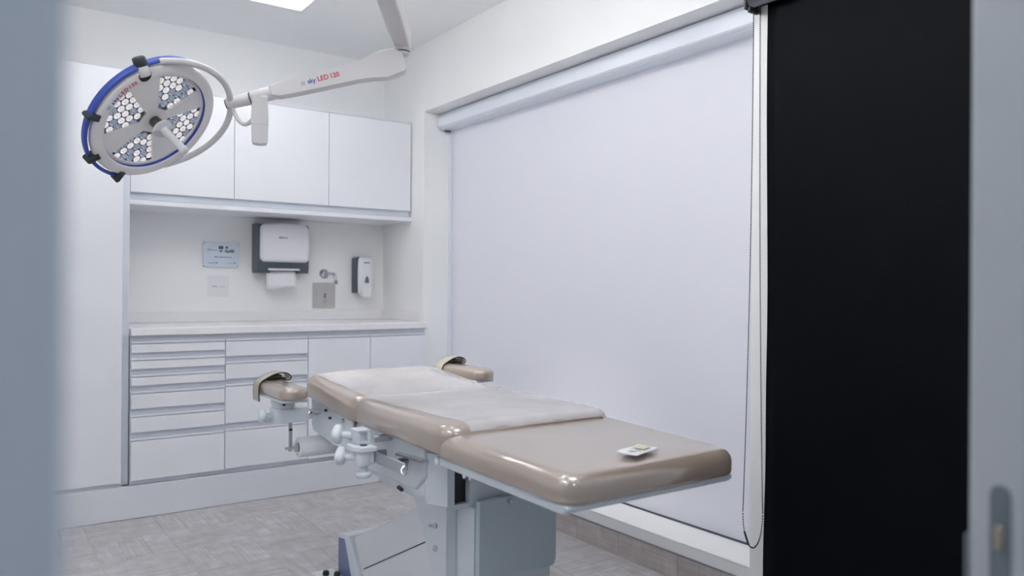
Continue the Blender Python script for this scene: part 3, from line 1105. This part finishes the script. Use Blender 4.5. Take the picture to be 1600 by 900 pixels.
# sterile handle in the centre
def along(z0, z1, r0, r1, nm, mt, par, bev=0.0):
    return MB().cyl(LM @ V((0, 0, z0)), LM @ V((0, 0, z1)), r0, 28, r1, bev).build(nm, mt, par)
along(-RD, 0.028, 0.0215, 0.0205, 'handle_collar', M['collar'], LT, 0.002)
hd = MB()
hd.lathe([(0, 0.028), (0.024, 0.028), (0.036, 0.033), (0.037, 0.037), (0.036, 0.041), (0.020, 0.045), (0.0150, 0.050), (0.0138, 0.120), (0.0145, 0.165), (0.012, 0.172), (0, 0.173)], 28, LM, cap=False)
hd.build('sterile_handle', M['sterile'], LT)
# blue handrail round the left half, off the back of the rim
b = MB()
pts = []
for i in range(49):
    a = radians(84 + (268 - 84) * i / 48)
    pts.append(LM @ V((0.2535 * cos(a), 0.2535 * sin(a), -0.018)))
def thick(s):
    return 0.0140 if s < 0.72 else 0.0140 - 0.007 * min(1, (s - 0.72) / 0.08)
def flat(s):
    return 0.0080 if s < 0.72 else 0.0080 - 0.001 * min(1, (s - 0.72) / 0.08)
b.tube(pts, thick, 12, ry=flat, upv=N)
b.build('hand_rail', M['blue'], LT)
for ad in (190, 232, 268):
    a = radians(ad)
    mt_ = LM @ Matrix.Rotation(a, 4, 'Z')
    MB().prism([(0.226, -0.013), (0.226, 0.013), (0.268, 0.009), (0.274, 0.0), (0.268, -0.009)], 'z', -0.030, 0.006, 0.003, 2, mtx=mt_).build('rail_bracket', M['darkgreen'], LT)
# knob with dark cap
a = radians(135)
kx, ky = 0.222 * cos(a), 0.222 * sin(a)
kn = MB().cyl(LM @ V((kx, ky, 0.0)), LM @ V((kx, ky, 0.0025)), 0.0225, 24).build('knob_ring', M['black'], LT)
kaxis = (V((0, 0, 1)) * 0.75 + (N * 0.5) + rt2 * -0.1).normalized()
k0 = LM @ V((kx, ky, 0.002))
kd = (V((0, 0, 1)) * 0.80 - fw * 0.50 - rt2 * 0.14).normalized()
MB().cyl(k0, k0 + kd * 0.034, 0.0200, 24, 0.0200, 0.001).build('knob_stem', M['lamp'], LT)
MB().cyl(k0 + kd * 0.034, k0 + kd * 0.064, 0.0225, 24, 0.0215, 0.003).build('knob_cap', M['darkgreen'], LT)
# lettering on the rim
def rim_text(body, ang, size, mt, nm, adv):
    for ch in body:
        a = radians(ang)
        rad = V((cos(a), sin(a), 0))
        tang = V((sin(a), -cos(a), 0))
        base = rad * (0.2070) + V((0, 0, 0.0024))
        l3 = LM.to_3x3()
        text_mesh(nm, ch, size, frame_matrix(LM @ base, l3 @ tang, l3 @ rad, N), mt, house, 0.0004)
        ang -= adv
rim_text('sky', 173.5, 0.018, M['logo_blue'], 'blue_lettering', 2.9)
rim_text('LED', 164.2, 0.019, M['logo_red'], 'red_lettering', 3.4)
rim_text('120', 152.4, 0.019, M['logo_red'], 'red_lettering', 3.0)
a = radians(178)
MB().box(0.207, 0.222, -0.008, 0.008, 0.0018, 0.0024, 0.0, mtx=LM @ Matrix.Rotation(a, 4, 'Z')).build('emblem', M['logo_faint'], house)
# yoke half ring
pd = (uu_ * cos(radians(127)) + vv_ * sin(radians(127))) * 0.246
pd2 = (uu_ * cos(radians(-45)) + vv_ * sin(radians(-45))) * 0.250
off = N * -0.024
pts = []
for i in range(41):
    s = pi * i / 40
    ax = pd * max(0, cos(s)) + pd2 * max(0, -cos(s))
    pts.append(C + off + ax + (H - C - off) * sin(s))
MB().tube(pts, 0.0115, 12).build('yoke', M['lamp'], LT)
for e in (pd, pd2):
    MB().cyl(C + off + e * 0.90, C + off + e * 1.0, 0.014, 16, bev=0.003).build('pivot', M['lamp'], LT)
# hub and wrist tube
ARM0 = H + (ELB - H) * 0.095
adir = (ELB - H).normalized()
MB().cyl(H - adir * 0.014, H + adir * 0.075, 0.0205, 24, 0.024, 0.003).build('hub', M['lamp'], LT)
MB().cyl(H - adir * 0.0175, H - adir * 0.0135, 0.0175, 24).build('hub_cap', M['anthracite'], LT)
MB().cyl(H + adir * 0.075, H + adir * 0.078, 0.0232, 24).build('joint_ring', M['anthracite'], LT)
MB().cyl(H + adir * 0.078, H + adir * 0.165, 0.0235, 24, 0.027, 0.003).build('wrist_tube', M['lamp'], LT)
# spring arm: flat sided beam, swelling into the elbow knuckle
L = (ELB - H).length
up = V((0, 0, 1))
side = adir.cross(up).normalized()          # horizontal, across the beam
upa = side.cross(adir).normalized()
AM = frame_matrix(H, adir, upa, side)       # x along the arm, y up, z towards the camera side
s0 = 0.155
top = [(s0, 0.030), (s0 + 0.02, 0.036), (L * 0.40, 0.041), (L * 0.66, 0.044), (L * 0.76, 0.047), (L * 0.80, 0.052), (L * 0.85, 0.064), (L * 0.90, 0.073), (L * 0.95, 0.072), (L * 0.99, 0.062), (L * 1.02, 0.045)]
bot = [(L * 1.02, -0.056), (L * 1.0, -0.060), (L * 0.95, -0.072), (L * 0.90, -0.070), (L * 0.82, -0.055), (L * 0.74, -0.047), (L * 0.40, -0.038), (s0 + 0.03, -0.032), (s0, -0.024)]
top = [(x_, y_ * 0.74) for x_, y_ in top]
bot = [(x_, y_ * 0.74) for x_, y_ in bot]
MB().prism(top + bot, 'z', -0.030, 0.030, 0.008, 3, mtx=AM).build('spring_arm', M['lamp'], LT)
sa = LT.children[-1]
def arm_text(body, x, size, mt, nm):
    return text_mesh(nm, body, size, AM @ Matrix.Translation((x, -0.006, 0.0303)), mt, LT, 0.0006)
arm_text('sky', L * 0.455, 0.023, M['logo_blue'], 'blue_lettering')
arm_text('LED', L * 0.455 + 0.037, 0.025, M['logo_red'], 'red_lettering')
arm_text('120', L * 0.455 + 0.084, 0.025, M['logo_red'], 'red_lettering')
MB().box(L * 0.455 - 0.026, L * 0.455 - 0.010, -0.008, 0.006, 0.0300, 0.0306, mtx=AM).build('emblem', M['logo_faint'], LT)
# spindle and horizontal arm up to the ceiling tube
SP = ELB + V((0.002, -0.002, 0))
hz = 2.085
hdir = (V((MOUNT.x, MOUNT.y, 0)) - V((SP.x, SP.y, 0))).normalized()
HL = (V((MOUNT.x, MOUNT.y, 0)) - V((SP.x, SP.y, 0))).length
MB().cyl((SP.x, SP.y, ELB.z + 0.025), (SP.x, SP.y, hz), 0.030, 24, bev=0.003).build('spindle', M['lamp'], LT)
MB().cyl((SP.x, SP.y, ELB.z + 0.036), (SP.x, SP.y, ELB.z + 0.040), 0.0312, 24).build('spindle_ring', M['anthracite'], LT)
HM = frame_matrix((SP.x, SP.y, hz), hdir, V((0, 0, 1)).cross(hdir), V((0, 0, 1)))
MB().box(-0.036, HL + 0.02, -0.033, 0.033, -0.038, 0.042, 0.007, 3, mtx=HM).build('extension_arm', M['lamp'], LT)
MB().box(-0.039, -0.035, -0.012, 0.004, 0.030, 0.036, mtx=HM).build('end_screw', M['black'], LT)
MB().cyl((MOUNT.x, MOUNT.y, hz - 0.06), (MOUNT.x, MOUNT.y, ZC - 0.06), 0.045, 28, bev=0.004).build('ceiling_tube', M['lamp'], LT)
MB().cyl((MOUNT.x, MOUNT.y, ZC - 0.09), (MOUNT.x, MOUNT.y, ZC - 0.0005), 0.13, 36, 0.15, 0.006).build('canopy', M['lamp'], LT)
# control box hung from the wrist
BX = ray_pt(406, 189, 2.86)
bs = [(-0.028, 0.078), (-0.025, 0.084), (0.0, 0.088), (0.025, 0.084), (0.028, 0.078), (0.031, 0.0), (0.028, -0.076), (0.024, -0.086), (0.0, -0.089), (-0.024, -0.086), (-0.028, -0.076), (-0.031, 0.0)]
nrm = (V((0, 0, 1.12)) - BX); nrm.z = 0
BM = frame_matrix(BX, V((0, 0, 1)).cross(nrm), V((0, 0, 1)), nrm)
cb = MB().prism(bs, 'z', -0.022, 0.022, 0.006, 3, mtx=BM).build('control_box', M['lamp'], LT)
MB().box(-0.0315, 0.0315, -0.017, -0.0155, 0.0215, 0.0226, mtx=BM).build('panel_seam', M['logo_faint'], cb)
p0, p1 = H + V((0.006, 0, -0.010)), BX + V((-0.02, 0.01, 0.012))
pts = []
for i in range(15):
    s = i / 14
    q_ = p0.lerp(p1, s)
    q_.z -= 0.045 * sin(pi * s) ** 0.8
    pts.append(q_)
MB().tube(pts, 0.0075, 10).build('cable_arm', M['lamp'], LT)
MB().cyl(BX + V((0, 0.010, 0.075)), ARM0 + adir * 0.075 + V((0, 0, -0.005)), 0.012, 12).build('box_hanger', M['lamp'], LT)
# its own light
ld = bpy.data.lights.new('surgical_beam', 'SPOT')
ld.energy = SURGICAL_WATTS
ld.color = (1.0, 0.96, 0.93)
ld.spot_size = radians(44)
ld.spot_blend = 0.8
ld.shadow_soft_size = 0.12
lo = bpy.data.objects.new('surgical_beam', ld)
COL.objects.link(lo)
lo.parent = LT
lm = LM.copy()
lm.translation = LM @ V((0, 0, 0.19)) - MOUNT
tgt = V((1.52, 2.88, 0.78))
dirv = (tgt - (lm.translation + MOUNT)).normalized()
lo.matrix_local = Matrix.Translation(lm.translation) @ dirv.to_track_quat('-Z', 'Y').to_matrix().to_4x4()

# ------------------------------------------------------------------ examination table
TX = 1.370
t = thing('examination_table', (TX, 2.15, 0), 'taupe glossy examination table with white metal frame in the middle of the room', 'examination table')
T = t
def tilt(y, z, deg):
    return Matrix.Translation((0, y, z)) @ Matrix.Rotation(radians(deg), 4, 'X') @ Matrix.Translation((0, -y, -z))
# cushions
leg_m = tilt(1.93, 0.65, 0.9)
MB().cushion(1.078, 1.662, 1.318, 1.925, 0.648, 0.716, rc=0.055, re=0.034, crown=0.006, mtx=leg_m,
             warp=lambda q: V((q.x + 0.052 * (q.x - 1.078) / 0.584 * (q.y - 1.318) / 0.607, q.y, q.z))).build('leg_cushion', M['vinyl'], T)
seat_m = tilt(1.86, 0.655, 0.8)
MB().cushion(1.072, 1.690, 1.832, 2.468, 0.656, 0.7415, rc=0.060, re=0.034, crown=0.004, mtx=seat_m).build('seat_cushion', M['vinyl'], T)
back_m = tilt(2.47, 0.66, 5.3)
MB().cushion(1.072, 1.668, 2.440, 2.945, 0.662, 0.748, rc=0.07, re=0.044, crown=0.034, mtx=back_m).build('back_cushion', M['vinyl'], T)
# clear film sheets laid over the seat and the back
from mathutils.bvhtree import BVHTree
def film(obj, x0, x1, y0, y1, skew, name='protective_film'):
    me = obj.data
    off = parent_loc(obj)
    tree = BVHTree.FromPolygons([v.co + off for v in me.vertices], [tuple(p.vertices) for p in me.polygons])
    nx, ny = 36, 36
    vs, fs, idx = [], [], {}
    for j in range(ny + 1):
        for i in range(nx + 1):
            u, w_ = i / nx, j / ny
            y = y0 + (y1 - y0) * w_
            xa = x0 + skew * (1 - w_) + 0.004 * sin(w_ * 17)
            x = xa + (x1 - xa) * u
            hit = tree.ray_cast(V((x, y - 0.7 * (1.2 - 0.745), 1.2)), V((0, 0.7, -1)).normalized())
            if hit[0] is None:
                continue
            rip = 0.0006 * (sin(u * 7 + w_ * 5) * sin(w_ * 11 - u * 8) + 1)
            idx[i, j] = len(vs)
            vs.append(hit[0] + hit[1] * (0.0008 + rip) if hit[1].z > 0 else hit[0] + V((0, -0.001, 0)))
    for j in range(ny):
        for i in range(nx):
            q_ = [(i, j), (i + 1, j), (i + 1, j + 1), (i, j + 1)]
            if all(k in idx for k in q_):
                fs.append([idx[k] for k in q_])
    b = MB()
    b.add(vs, fs, 0, True)
    o = b.build(name, M['film'], obj)
    o['label'] = 'clear plastic film over the upholstery, whitened for its sheen'
    return o
for o in list(T.children):
    if o.name.startswith('seat_cushion'):
        film(o, 1.105, 1.655, 1.818, 2.455, 0.05)
    if o.name.startswith('back_cushion'):
        film(o, 1.108, 1.630, 2.432, 2.915, 0.02)
# leg tray
b = MB()
b.prism([(1.350, 0.615), (1.90, 0.622), (1.90, 0.6475), (1.333, 0.6385), (1.333, 0.627)], 'x', 1.090, 1.650, 0.006, 2)
b.build('leg_frame', M['whitemetal'], T)
MB().prism([(1.40, 0.598), (1.88, 0.604), (1.88, 0.621), (1.42, 0.614)], 'x', 1.13, 1.16, 0.002).build('slide_rail', M['satin'], T)
MB().cyl((1.112, 1.80, 0.612), (1.128, 1.80, 0.612), 0.010, 16).build('screw', M['chrome'], T)
MB().cyl((1.112, 1.77, 0.611), (1.128, 1.77, 0.611), 0.008, 16).build('screw', M['chrome'], T)
MB().cyl((1.085, 1.905, 0.636), (1.10, 1.905, 0.636), 0.012, 16).build('hinge_pin', M['cast'], T)
# seat frame: deep side beams under the seat
b = MB()
b.prism([(2.02, 0.56), (2.08, 0.512), (2.46, 0.508), (2.54, 0.530), (2.54, 0.662), (2.02, 0.654)], 'x', 1.112, 1.628, 0.006, 2)
b.build('seat_frame', M['whitemetal'], T)
# head beam under the back section
b = MB()
b.prism([(2.52, 0.535), (2.70, 0.548), (2.90, 0.566), (2.92, 0.59), (2.92, 0.688), (2.52, 0.660)], 'x', 1.105, 1.635, 0.006, 2)
b.build('back_frame', M['whitemetal'], T)
MB().box(1.094, 1.1045, 2.50, 2.555, 0.600, 0.662, 0.006, 2).build('hinge_cover', M['cast'], T)
MB().cyl((1.099, 2.60, 0.648), (1.1055, 2.60, 0.648), 0.008, 12).build('screw', M['chrome'], T)
MB().cyl((1.097, 2.72, 0.64), (1.1055, 2.72, 0.64), 0.005, 12).build('screw', M['anthracite'], T)
MB().cyl((1.097, 2.76, 0.663), (1.1055, 2.76, 0.663), 0.005, 12).build('screw', M['anthracite'], T)
# head block over the column, with cut-out
b = MB()
ff = 1.948
for a in ((1.148, 1.172, 0.485, 0.622), (1.226, 1.590, 0.485, 0.622), (1.172, 1.226, 0.600, 0.622)):
    b.box(a[0], a[1], ff, 2.02, a[2], a[3])
b.prism([(1.120, 2.012), (1.1475, 1.949), (1.1475, 2.0295), (1.120, 2.0295)], 'z', 0.485, 0.634)
b.prism([(1.148, 1.958), (1.590, 1.958), (1.590, 2.40), (1.148, 2.40)], 'z', 0.470, 0.4845)
b.prism([(1.120, 2.03), (1.612, 2.03), (1.590, 2.46), (1.120, 2.46)], 'z', 0.4965, 0.55)
b.build('head_block', M['whitemetal'], T)
MB().box(1.1725, 1.2255, 1.975, 2.00, 0.486, 0.599).build('cut_out_shade', M['black'], T)  # black slab stands for the shade inside the cut-out
# column
b = MB()
def quadcol(zs):
    vs, fs = [], []
    for x0, x1, y0, y1, z in zs:
        vs += [V((x0, y0, z)), V((x1, y0, z)), V((x1, y1, z)), V((x0, y1, z))]
    for k in range(len(zs) - 1):
        for j in range(4):
            j2 = (j + 1) % 4
            fs.append((k * 4 + j, k * 4 + j2, (k + 1) * 4 + j2, (k + 1) * 4 + j))
    fs.append((0, 1, 2, 3)); fs.append(tuple(range(len(vs) - 4, len(vs))))
    return vs, fs
b.add(*quadcol([(1.232, 1.515, 1.945, 2.12, 0.05), (1.232, 1.515, 1.935, 2.165, 0.20), (1.232, 1.515, 1.935, 2.335, 0.47)]))
b.build('column', M['whitemetal'], T)
b = MB()
b.prism([(1.236, 0.262), (1.500, 0.252), (1.518, 0.256), (1.526, 0.275), (1.526, 0.4955), (1.236, 0.4955)], 'y', 1.915, 1.934, 0.004, 2)
b.build('column_cover', M['whitemetal2'], T)
MB().prism([(2.035, 0.03), (1.995, 0.03), (2.112, 0.226), (2.257, 0.459), (2.257, 0.4695), (2.035, 0.4695)][::-1], 'x', 1.197, 1.2315, 0.003, 2).build('side_plate', M['whitemetal'], T)
for y, z, r_ in ((2.100, 0.386, 0.009), (2.099, 0.315, 0.009), (2.133, 0.378, 0.005)):
    MB().cyl((1.1975, y, z), (1.190, y, z), r_, 14, bev=0.0015).build('bolt', M['satin'], T)
MB().cyl((1.345, 1.9145, 0.48), (1.345, 1.908, 0.48), 0.007, 14).build('bolt', M['chrome'], T)
MB().cyl((1.116, 2.172, 0.492), (1.116, 2.196, 0.495), 0.006, 14).build('release_pin', M['anthracite'], T)
# base under the frame: sloping cover towards the head end, end frame and foot plate
b = MB()
b.prism([(2.0416, 0.0318), (2.6656, 0.0607), (2.733, 0.1791), (2.1956, 0.4257), (2.1186, 0.4603), (2.0416, 0.4603)], 'x', 1.205, 1.55, 0.005, 2)
b.build('base_cover', M['plinth'], T)
MB().prism([(2.6425, 0.0857), (2.6405, 0.0906), (2.1571, 0.325), (2.1571, 0.3202)], 'x', 1.2035, 1.2055).build('cover_seam', M['seam'], T)
b = MB()
b.prism([(2.66, 0.0), (2.858, 0.0), (2.858, 0.1615), (2.826, 0.174), (2.752, 0.183), (2.676, 0.055)], 'x', 1.195, 1.56, 0.004, 2)
b.build('end_frame', M['whitemetal'], T)
MB().prism([(2.718, 0.003), (2.852, 0.003), (2.852, 0.151), (2.798, 0.158)], 'x', 1.1935, 1.1965).build('end_panel', M['blue_grey'], T)
MB().box(1.222, 1.55, 1.75, 2.64, 0.0, 0.03, 0.006, 2).build('foot_plate', M['whitemetal'], T)
# side rail with its standoff
b = MB()
b.box(1.052, 1.060, 2.035, 2.30, 0.572, 0.608, 0.003, 2)
b.build('side_rail', M['satin'], T)
MB().cyl((1.056, 2.036, 0.590), (1.056, 2.028, 0.590), 0.016, 16, bev=0.004).build('rail_end_cap', M['chrome'], T)
MB().cyl((1.058, 2.13, 0.59), (1.114, 2.13, 0.59), 0.011, 16).build('rail_standoff', M['satin'], T)
MB().cyl((1.058, 2.28, 0.59), (1.114, 2.28, 0.59), 0.011, 16).build('rail_standoff', M['satin'], T)
MB().prism([(2.00, 0.612), (2.16, 0.606), (2.16, 0.612), (2.00, 0.618)], 'x', 1.085, 1.1135).build('guide_blade', M['satin'], T)
# leg-holder clamps on the rail
def star_knob(p, d, r=0.030, length=0.03, stem=0.035, name='knob'):
    """lobed hand knob with stem; p is where the stem meets the clamp, d points outwards"""
    d = V(d).normalized()
    q_ = d.to_track_quat('Z', 'Y').to_matrix().to_4x4()
    mtx = Matrix.Translation(V(p)) @ q_
    b = MB()
    b.lathe([(0, -0.002), (0.011, -0.002), (0.0105, stem), (0, stem)], 16, mtx, cap=False)
    n = 36
    vs, fs = [], []
    prof = [(0.35, stem - 0.004), (0.85, stem), (1.0, stem + 0.006), (1.0, stem + length * 0.6), (0.85, stem + length * 0.8), (0.3, stem + length * 0.86), (0.0, stem + length * 0.86)]
    for i in range(n):
        a = 2 * pi * i / n
        lob = r * (1 + 0.14 * cos(3 * a))
        for k, z in prof:
            vs.append(mtx @ V((lob * k * cos(a), lob * k * sin(a), z)))
    k = len(prof)
    for i in range(n):
        j = (i + 1) % n
        for s in range(k - 1):
            fs.append((i * k + s, j * k + s, j * k + s + 1, i * k + s + 1))
    b.add(vs, fs, 0, True)
    return b.build(name, M['cast'], T)
b = MB()                                    # upper clamp: square tube with a through hole
x0, x1, z0, z1 = 1.006, 1.050, 0.628, 0.674
w = 0.009
y0, y1 = 2.262, 2.318
b.box(x0, x1, y0, y1, z1 - w, z1, 0.003, 2)
b.box(x0, x1, y0, y1, z0, z0 + w, 0.003, 2)
b.box(x0, x0 + w, y0, y1, z0 + w, z1 - w)
b.box(x1 - w, x1, y0, y1, z0 + w, z1 - w)
b.box(x0 + w, x1 - w, y0 + 0.018, y1, z0 + w, z1 - w)
b.build('clamp_sleeve', M['cast'], T)
star_knob((1.006, 2.305, 0.652), (-0.75, 0.6, 0.02), 0.030)
b = MB()
b.prism([(1.052, 2.215), (1.052, 2.31), (0.990, 2.31), (0.985, 2.25), (1.000, 2.215)], 'z', 0.612, 0.627, 0.003, 2)
b.build('clamp_bracket', M['cast'], T)
b = MB()
b.cyl((1.022, 2.250, 0.566), (1.022, 2.250, 0.614), 0.025, 24, bev=0.004)
b.box(1.022, 1.051, 2.230, 2.285, 0.570, 0.6115, 0.004, 2)
b.build('clamp_body', M['cast'], T)
MB().cyl((1.022, 2.250, 0.6265), (1.022, 2.250, 0.629), 0.011, 20).build('clamp_socket', M['anthracite'], T)
star_knob((1.002, 2.268, 0.590), (-0.75, 0.6, 0.02), 0.028)
MB().cyl((1.022, 2.250, 0.545), (1.022, 2.250, 0.568), 0.013, 18).build('clamp_stem', M['whitemetal'], T)
MB().cyl((1.022, 2.250, 0.528), (1.022, 2.250, 0.546), 0.024, 24, 0.026, 0.004).build('clamp_foot', M['cast'], T)
MB().box(1.050, 1.112, 2.23, 2.25, 0.636, 0.656, 0.003, 2).build('square_pin', M['satin'], T)

# arm supports (left and right): rail clamp, plate, pad, strap
def armrest(xc, y0, y1, sgn, zt):
    pad = MB()
    pad.cushion(xc - 0.052, xc + 0.052, y0, y1, zt - 0.046, zt, rc=0.048, re=0.018, crown=0.003)
    pad = pad.build('arm_pad', M['vinyl'], T)
    # strap wrapping over the far end of the pad, with a looped free end
    ys0, ys1 = y1 - 0.115, y1 - 0.045
    b = MB()
    prof = []
    for x, z in ((xc - 0.056, zt - 0.075), (xc - 0.058, zt - 0.035), (xc - 0.052, zt - 0.006), (xc - 0.03, zt + 0.010), (xc, zt + 0.024), (xc + 0.03, zt + 0.030),
                 (xc + 0.055, zt + 0.024), (xc + 0.066, zt + 0.010), (xc + 0.060, zt + 0.001), (xc + 0.042, zt + 0.001)):
        prof.append(V((x, 0, z)))
    sm = []
    for i in range(len(prof) - 1):
        p_1, p_2 = prof[max(i - 1, 0)], prof[i]
        p_3, p_4 = prof[i + 1], prof[min(i + 2, len(prof) - 1)]
        for s in range(4):
            u = s / 4
            sm.append(0.5 * ((2 * p_2) + (p_3 - p_1) * u + (2 * p_1 - 5 * p_2 + 4 * p_3 - p_4) * u * u + (3 * p_2 - p_1 - 3 * p_3 + p_4) * u ** 3))
    sm.append(prof[-1])
    vs, fs = [], []
    for p_ in sm:
        vs += [V((p_.x, ys0, p_.z)), V((p_.x, ys1, p_.z))]
    for i in range(len(sm) - 1):
        fs.append((2 * i, 2 * i + 1, 2 * i + 3, 2 * i + 2))
    b.add(vs, fs, 0, True)
    st = b.build('strap', [M['strap'], M['strap_dark']], pad)
    md = st.modifiers.new('thickness', 'SOLIDIFY')
    md.thickness = 0.0045
    md.offset = 0
    md.material_offset_rim = 1
    b = MB()                                # dark lining inside the loop
    b.box(xc - 0.02, xc + 0.05, ys0 + 0.006, ys1 - 0.004, zt + 0.003, zt + 0.0085, 0.002)
    b.build('strap_lining', M['strap_dark'], pad)
    MB().prism([(xc - 0.02, zt + 0.009), (xc + 0.028, zt + 0.017), (xc + 0.030, zt + 0.021), (xc - 0.02, zt + 0.013)], 'y', ys0 - 0.006, ys1 - 0.01).build('strap_tongue', M['strap_dark'], pad)
    # plate under the pad
    MB().box(xc - 0.047, xc + 0.047, y0 + 0.025, y1 - 0.02, zt - 0.056, zt - 0.0465, 0.004, 2).build('arm_plate', M['whitemetal'], T)
    xi = xc - sgn * 0.0
    # swivel
    MB().cyl((xc, y0 + 0.15, zt - 0.088), (xc, y0 + 0.15, zt - 0.056), 0.040, 24, 0.046, 0.004).build('swivel', M['whitemetal'], T)
    MB().cyl((xc - 0.012, y0 + 0.105, zt - 0.070), (xc - 0.012, y0 + 0.113, zt - 0.070), 0.006, 12).build('screw', M['anthracite'], T)
    # clamp block reaching in to the frame
    fx = 1.106 if sgn < 0 else 1.634
    xa, xb = sorted((xc - sgn * -0.035 * 1, fx))
    xa, xb = (xc - 0.035, fx - 0.05) if sgn < 0 else (fx + 0.05, xc + 0.035)
    MB().box(xa, xb, y0 + 0.115, y0 + 0.20, zt - 0.142, zt - 0.089, 0.005, 2).build('arm_clamp', M['cast'], T)
    xa2, xb2 = (xb, fx) if sgn < 0 else (fx, xa)
    MB().cyl((xa2, y0 + 0.15, zt - 0.115), (xb2, y0 + 0.15, zt - 0.115), 0.010, 14).build('arm_spigot', M['whitemetal'], T)
    e = xb if sgn < 0 else xa
    MB().cyl((e - sgn * 0.0, y0 + 0.1145, zt - 0.117), (e, y0 + 0.105, zt - 0.117), 0.014, 18, bev=0.003).build('locking_pin', M['chrome'], T)
    star_knob((xc + sgn * 0.034, y0 + 0.17, zt - 0.118), (sgn, 0.1, 0), 0.026, 0.026, 0.026)
    return pad
armrest(0.968, 2.690, 3.060, -1, 0.762)
armrest(1.796, 2.720, 3.120, 1, 0.780)
# paper roll hanging under the back section
MB().box(0.998, 1.012, 2.862, 2.871, 0.503, 0.655, 0.002).build('roll_bracket', M['satin'], T)
MB().box(1.006, 1.108, 2.862, 2.871, 0.645, 0.655, 0.002).build('bracket_arm', M['satin'], T)
MB().cyl((0.985, 2.865, 0.515), (1.56, 2.865, 0.515), 0.006, 12).build('roll_spindle', M['satin'], T)
MB().cyl((1.022, 2.865, 0.515), (1.030, 2.865, 0.515), 0.016, 20).build('roll_stop', M['satin'], T)
MB().cyl((0.998, 2.861, 0.585), (1.010, 2.861, 0.585), 0.004, 10).build('screw', M['anthracite'], T)
pr = MB()
mt_ = Matrix.Translation((1.035, 2.865, 0.515)) @ Matrix.Rotation(pi / 2, 4, 'Y')
pr.lathe([(0.0165, 0.0), (0.037, 0.0), (0.038, 0.001), (0.038, 0.499), (0.037, 0.50), (0.0165, 0.50), (0.0165, 0.0)], 36, mt_, cap=False)
pr = pr.build('paper_roll', M['paper'], None, (1.285, 2.865, 0.476))
tag(pr, 'white paper roll on a spindle under the back section of the table', 'paper roll')
MB().cyl((1.03, 2.865, 0.515), (1.036, 2.865, 0.515), 0.0163, 20).build('core_end', M['print_grey'], pr)

# printed slip lying on the leg cushion
sl = thing('printed_slip', (1.36, 1.415, 0.72), 'small white printed slip lying on the foot end of the table', 'paper slip')
SLM = leg_m @ frame_matrix((1.375, 1.405, 0.7262), (0.95, 0.31, 0), (-0.31, 0.95, 0), (0, 0, 1))
b = MB()
vs, fs = [], []
nx, ny = 12, 6
for j in range(ny + 1):
    for i in range(nx + 1):
        u, w_ = i / nx, j / ny
        vs.append(SLM @ V((-0.060 + 0.12 * u, -0.030 + 0.06 * w_, 0.0015 + 0.0035 * (sin(u * 6.0) * 0.5 + 0.5) * (0.4 + 0.6 * w_))))
for j in range(ny):
    for i in range(nx):
        a = j * (nx + 1) + i
        fs.append((a, a + 1, a + nx + 2, a + nx + 1))
b.add(vs, fs, 0, True)
so = b.build('sheet', M['paper'], sl)
md = so.modifiers.new('thickness', 'SOLIDIFY')
md.thickness = 0.0008
MB().box(0.002, 0.040, -0.016, 0.018, 0.0052, 0.0056, mtx=SLM).build('yellow_patch', M['card_yellow'], sl)
b = MB()
b.box(-0.038, -0.033, -0.012, 0.004, 0.0052, 0.0056, mtx=SLM)
b.box(-0.020, -0.016, -0.018, -0.002, 0.0050, 0.0054, mtx=SLM)
b.build('printed_marks', M['print_grey'], sl)

# foot pedal by the base
fp_ = thing('foot_pedal', (1.14, 2.79, 0), 'white foot control with black buttons on the floor by the table base', 'foot control')
MB().box(1.085, 1.175, 2.735, 2.865, 0.0, 0.034, 0.008, 2).build('housing', M['pedalgrey'], fp_)
for x, y in ((1.122, 2.800), (1.152, 2.765)):
    MB().cyl((x, y, 0.034), (x, y, 0.052), 0.0125, 18, 0.011, 0.003).build('button', M['black'], fp_)
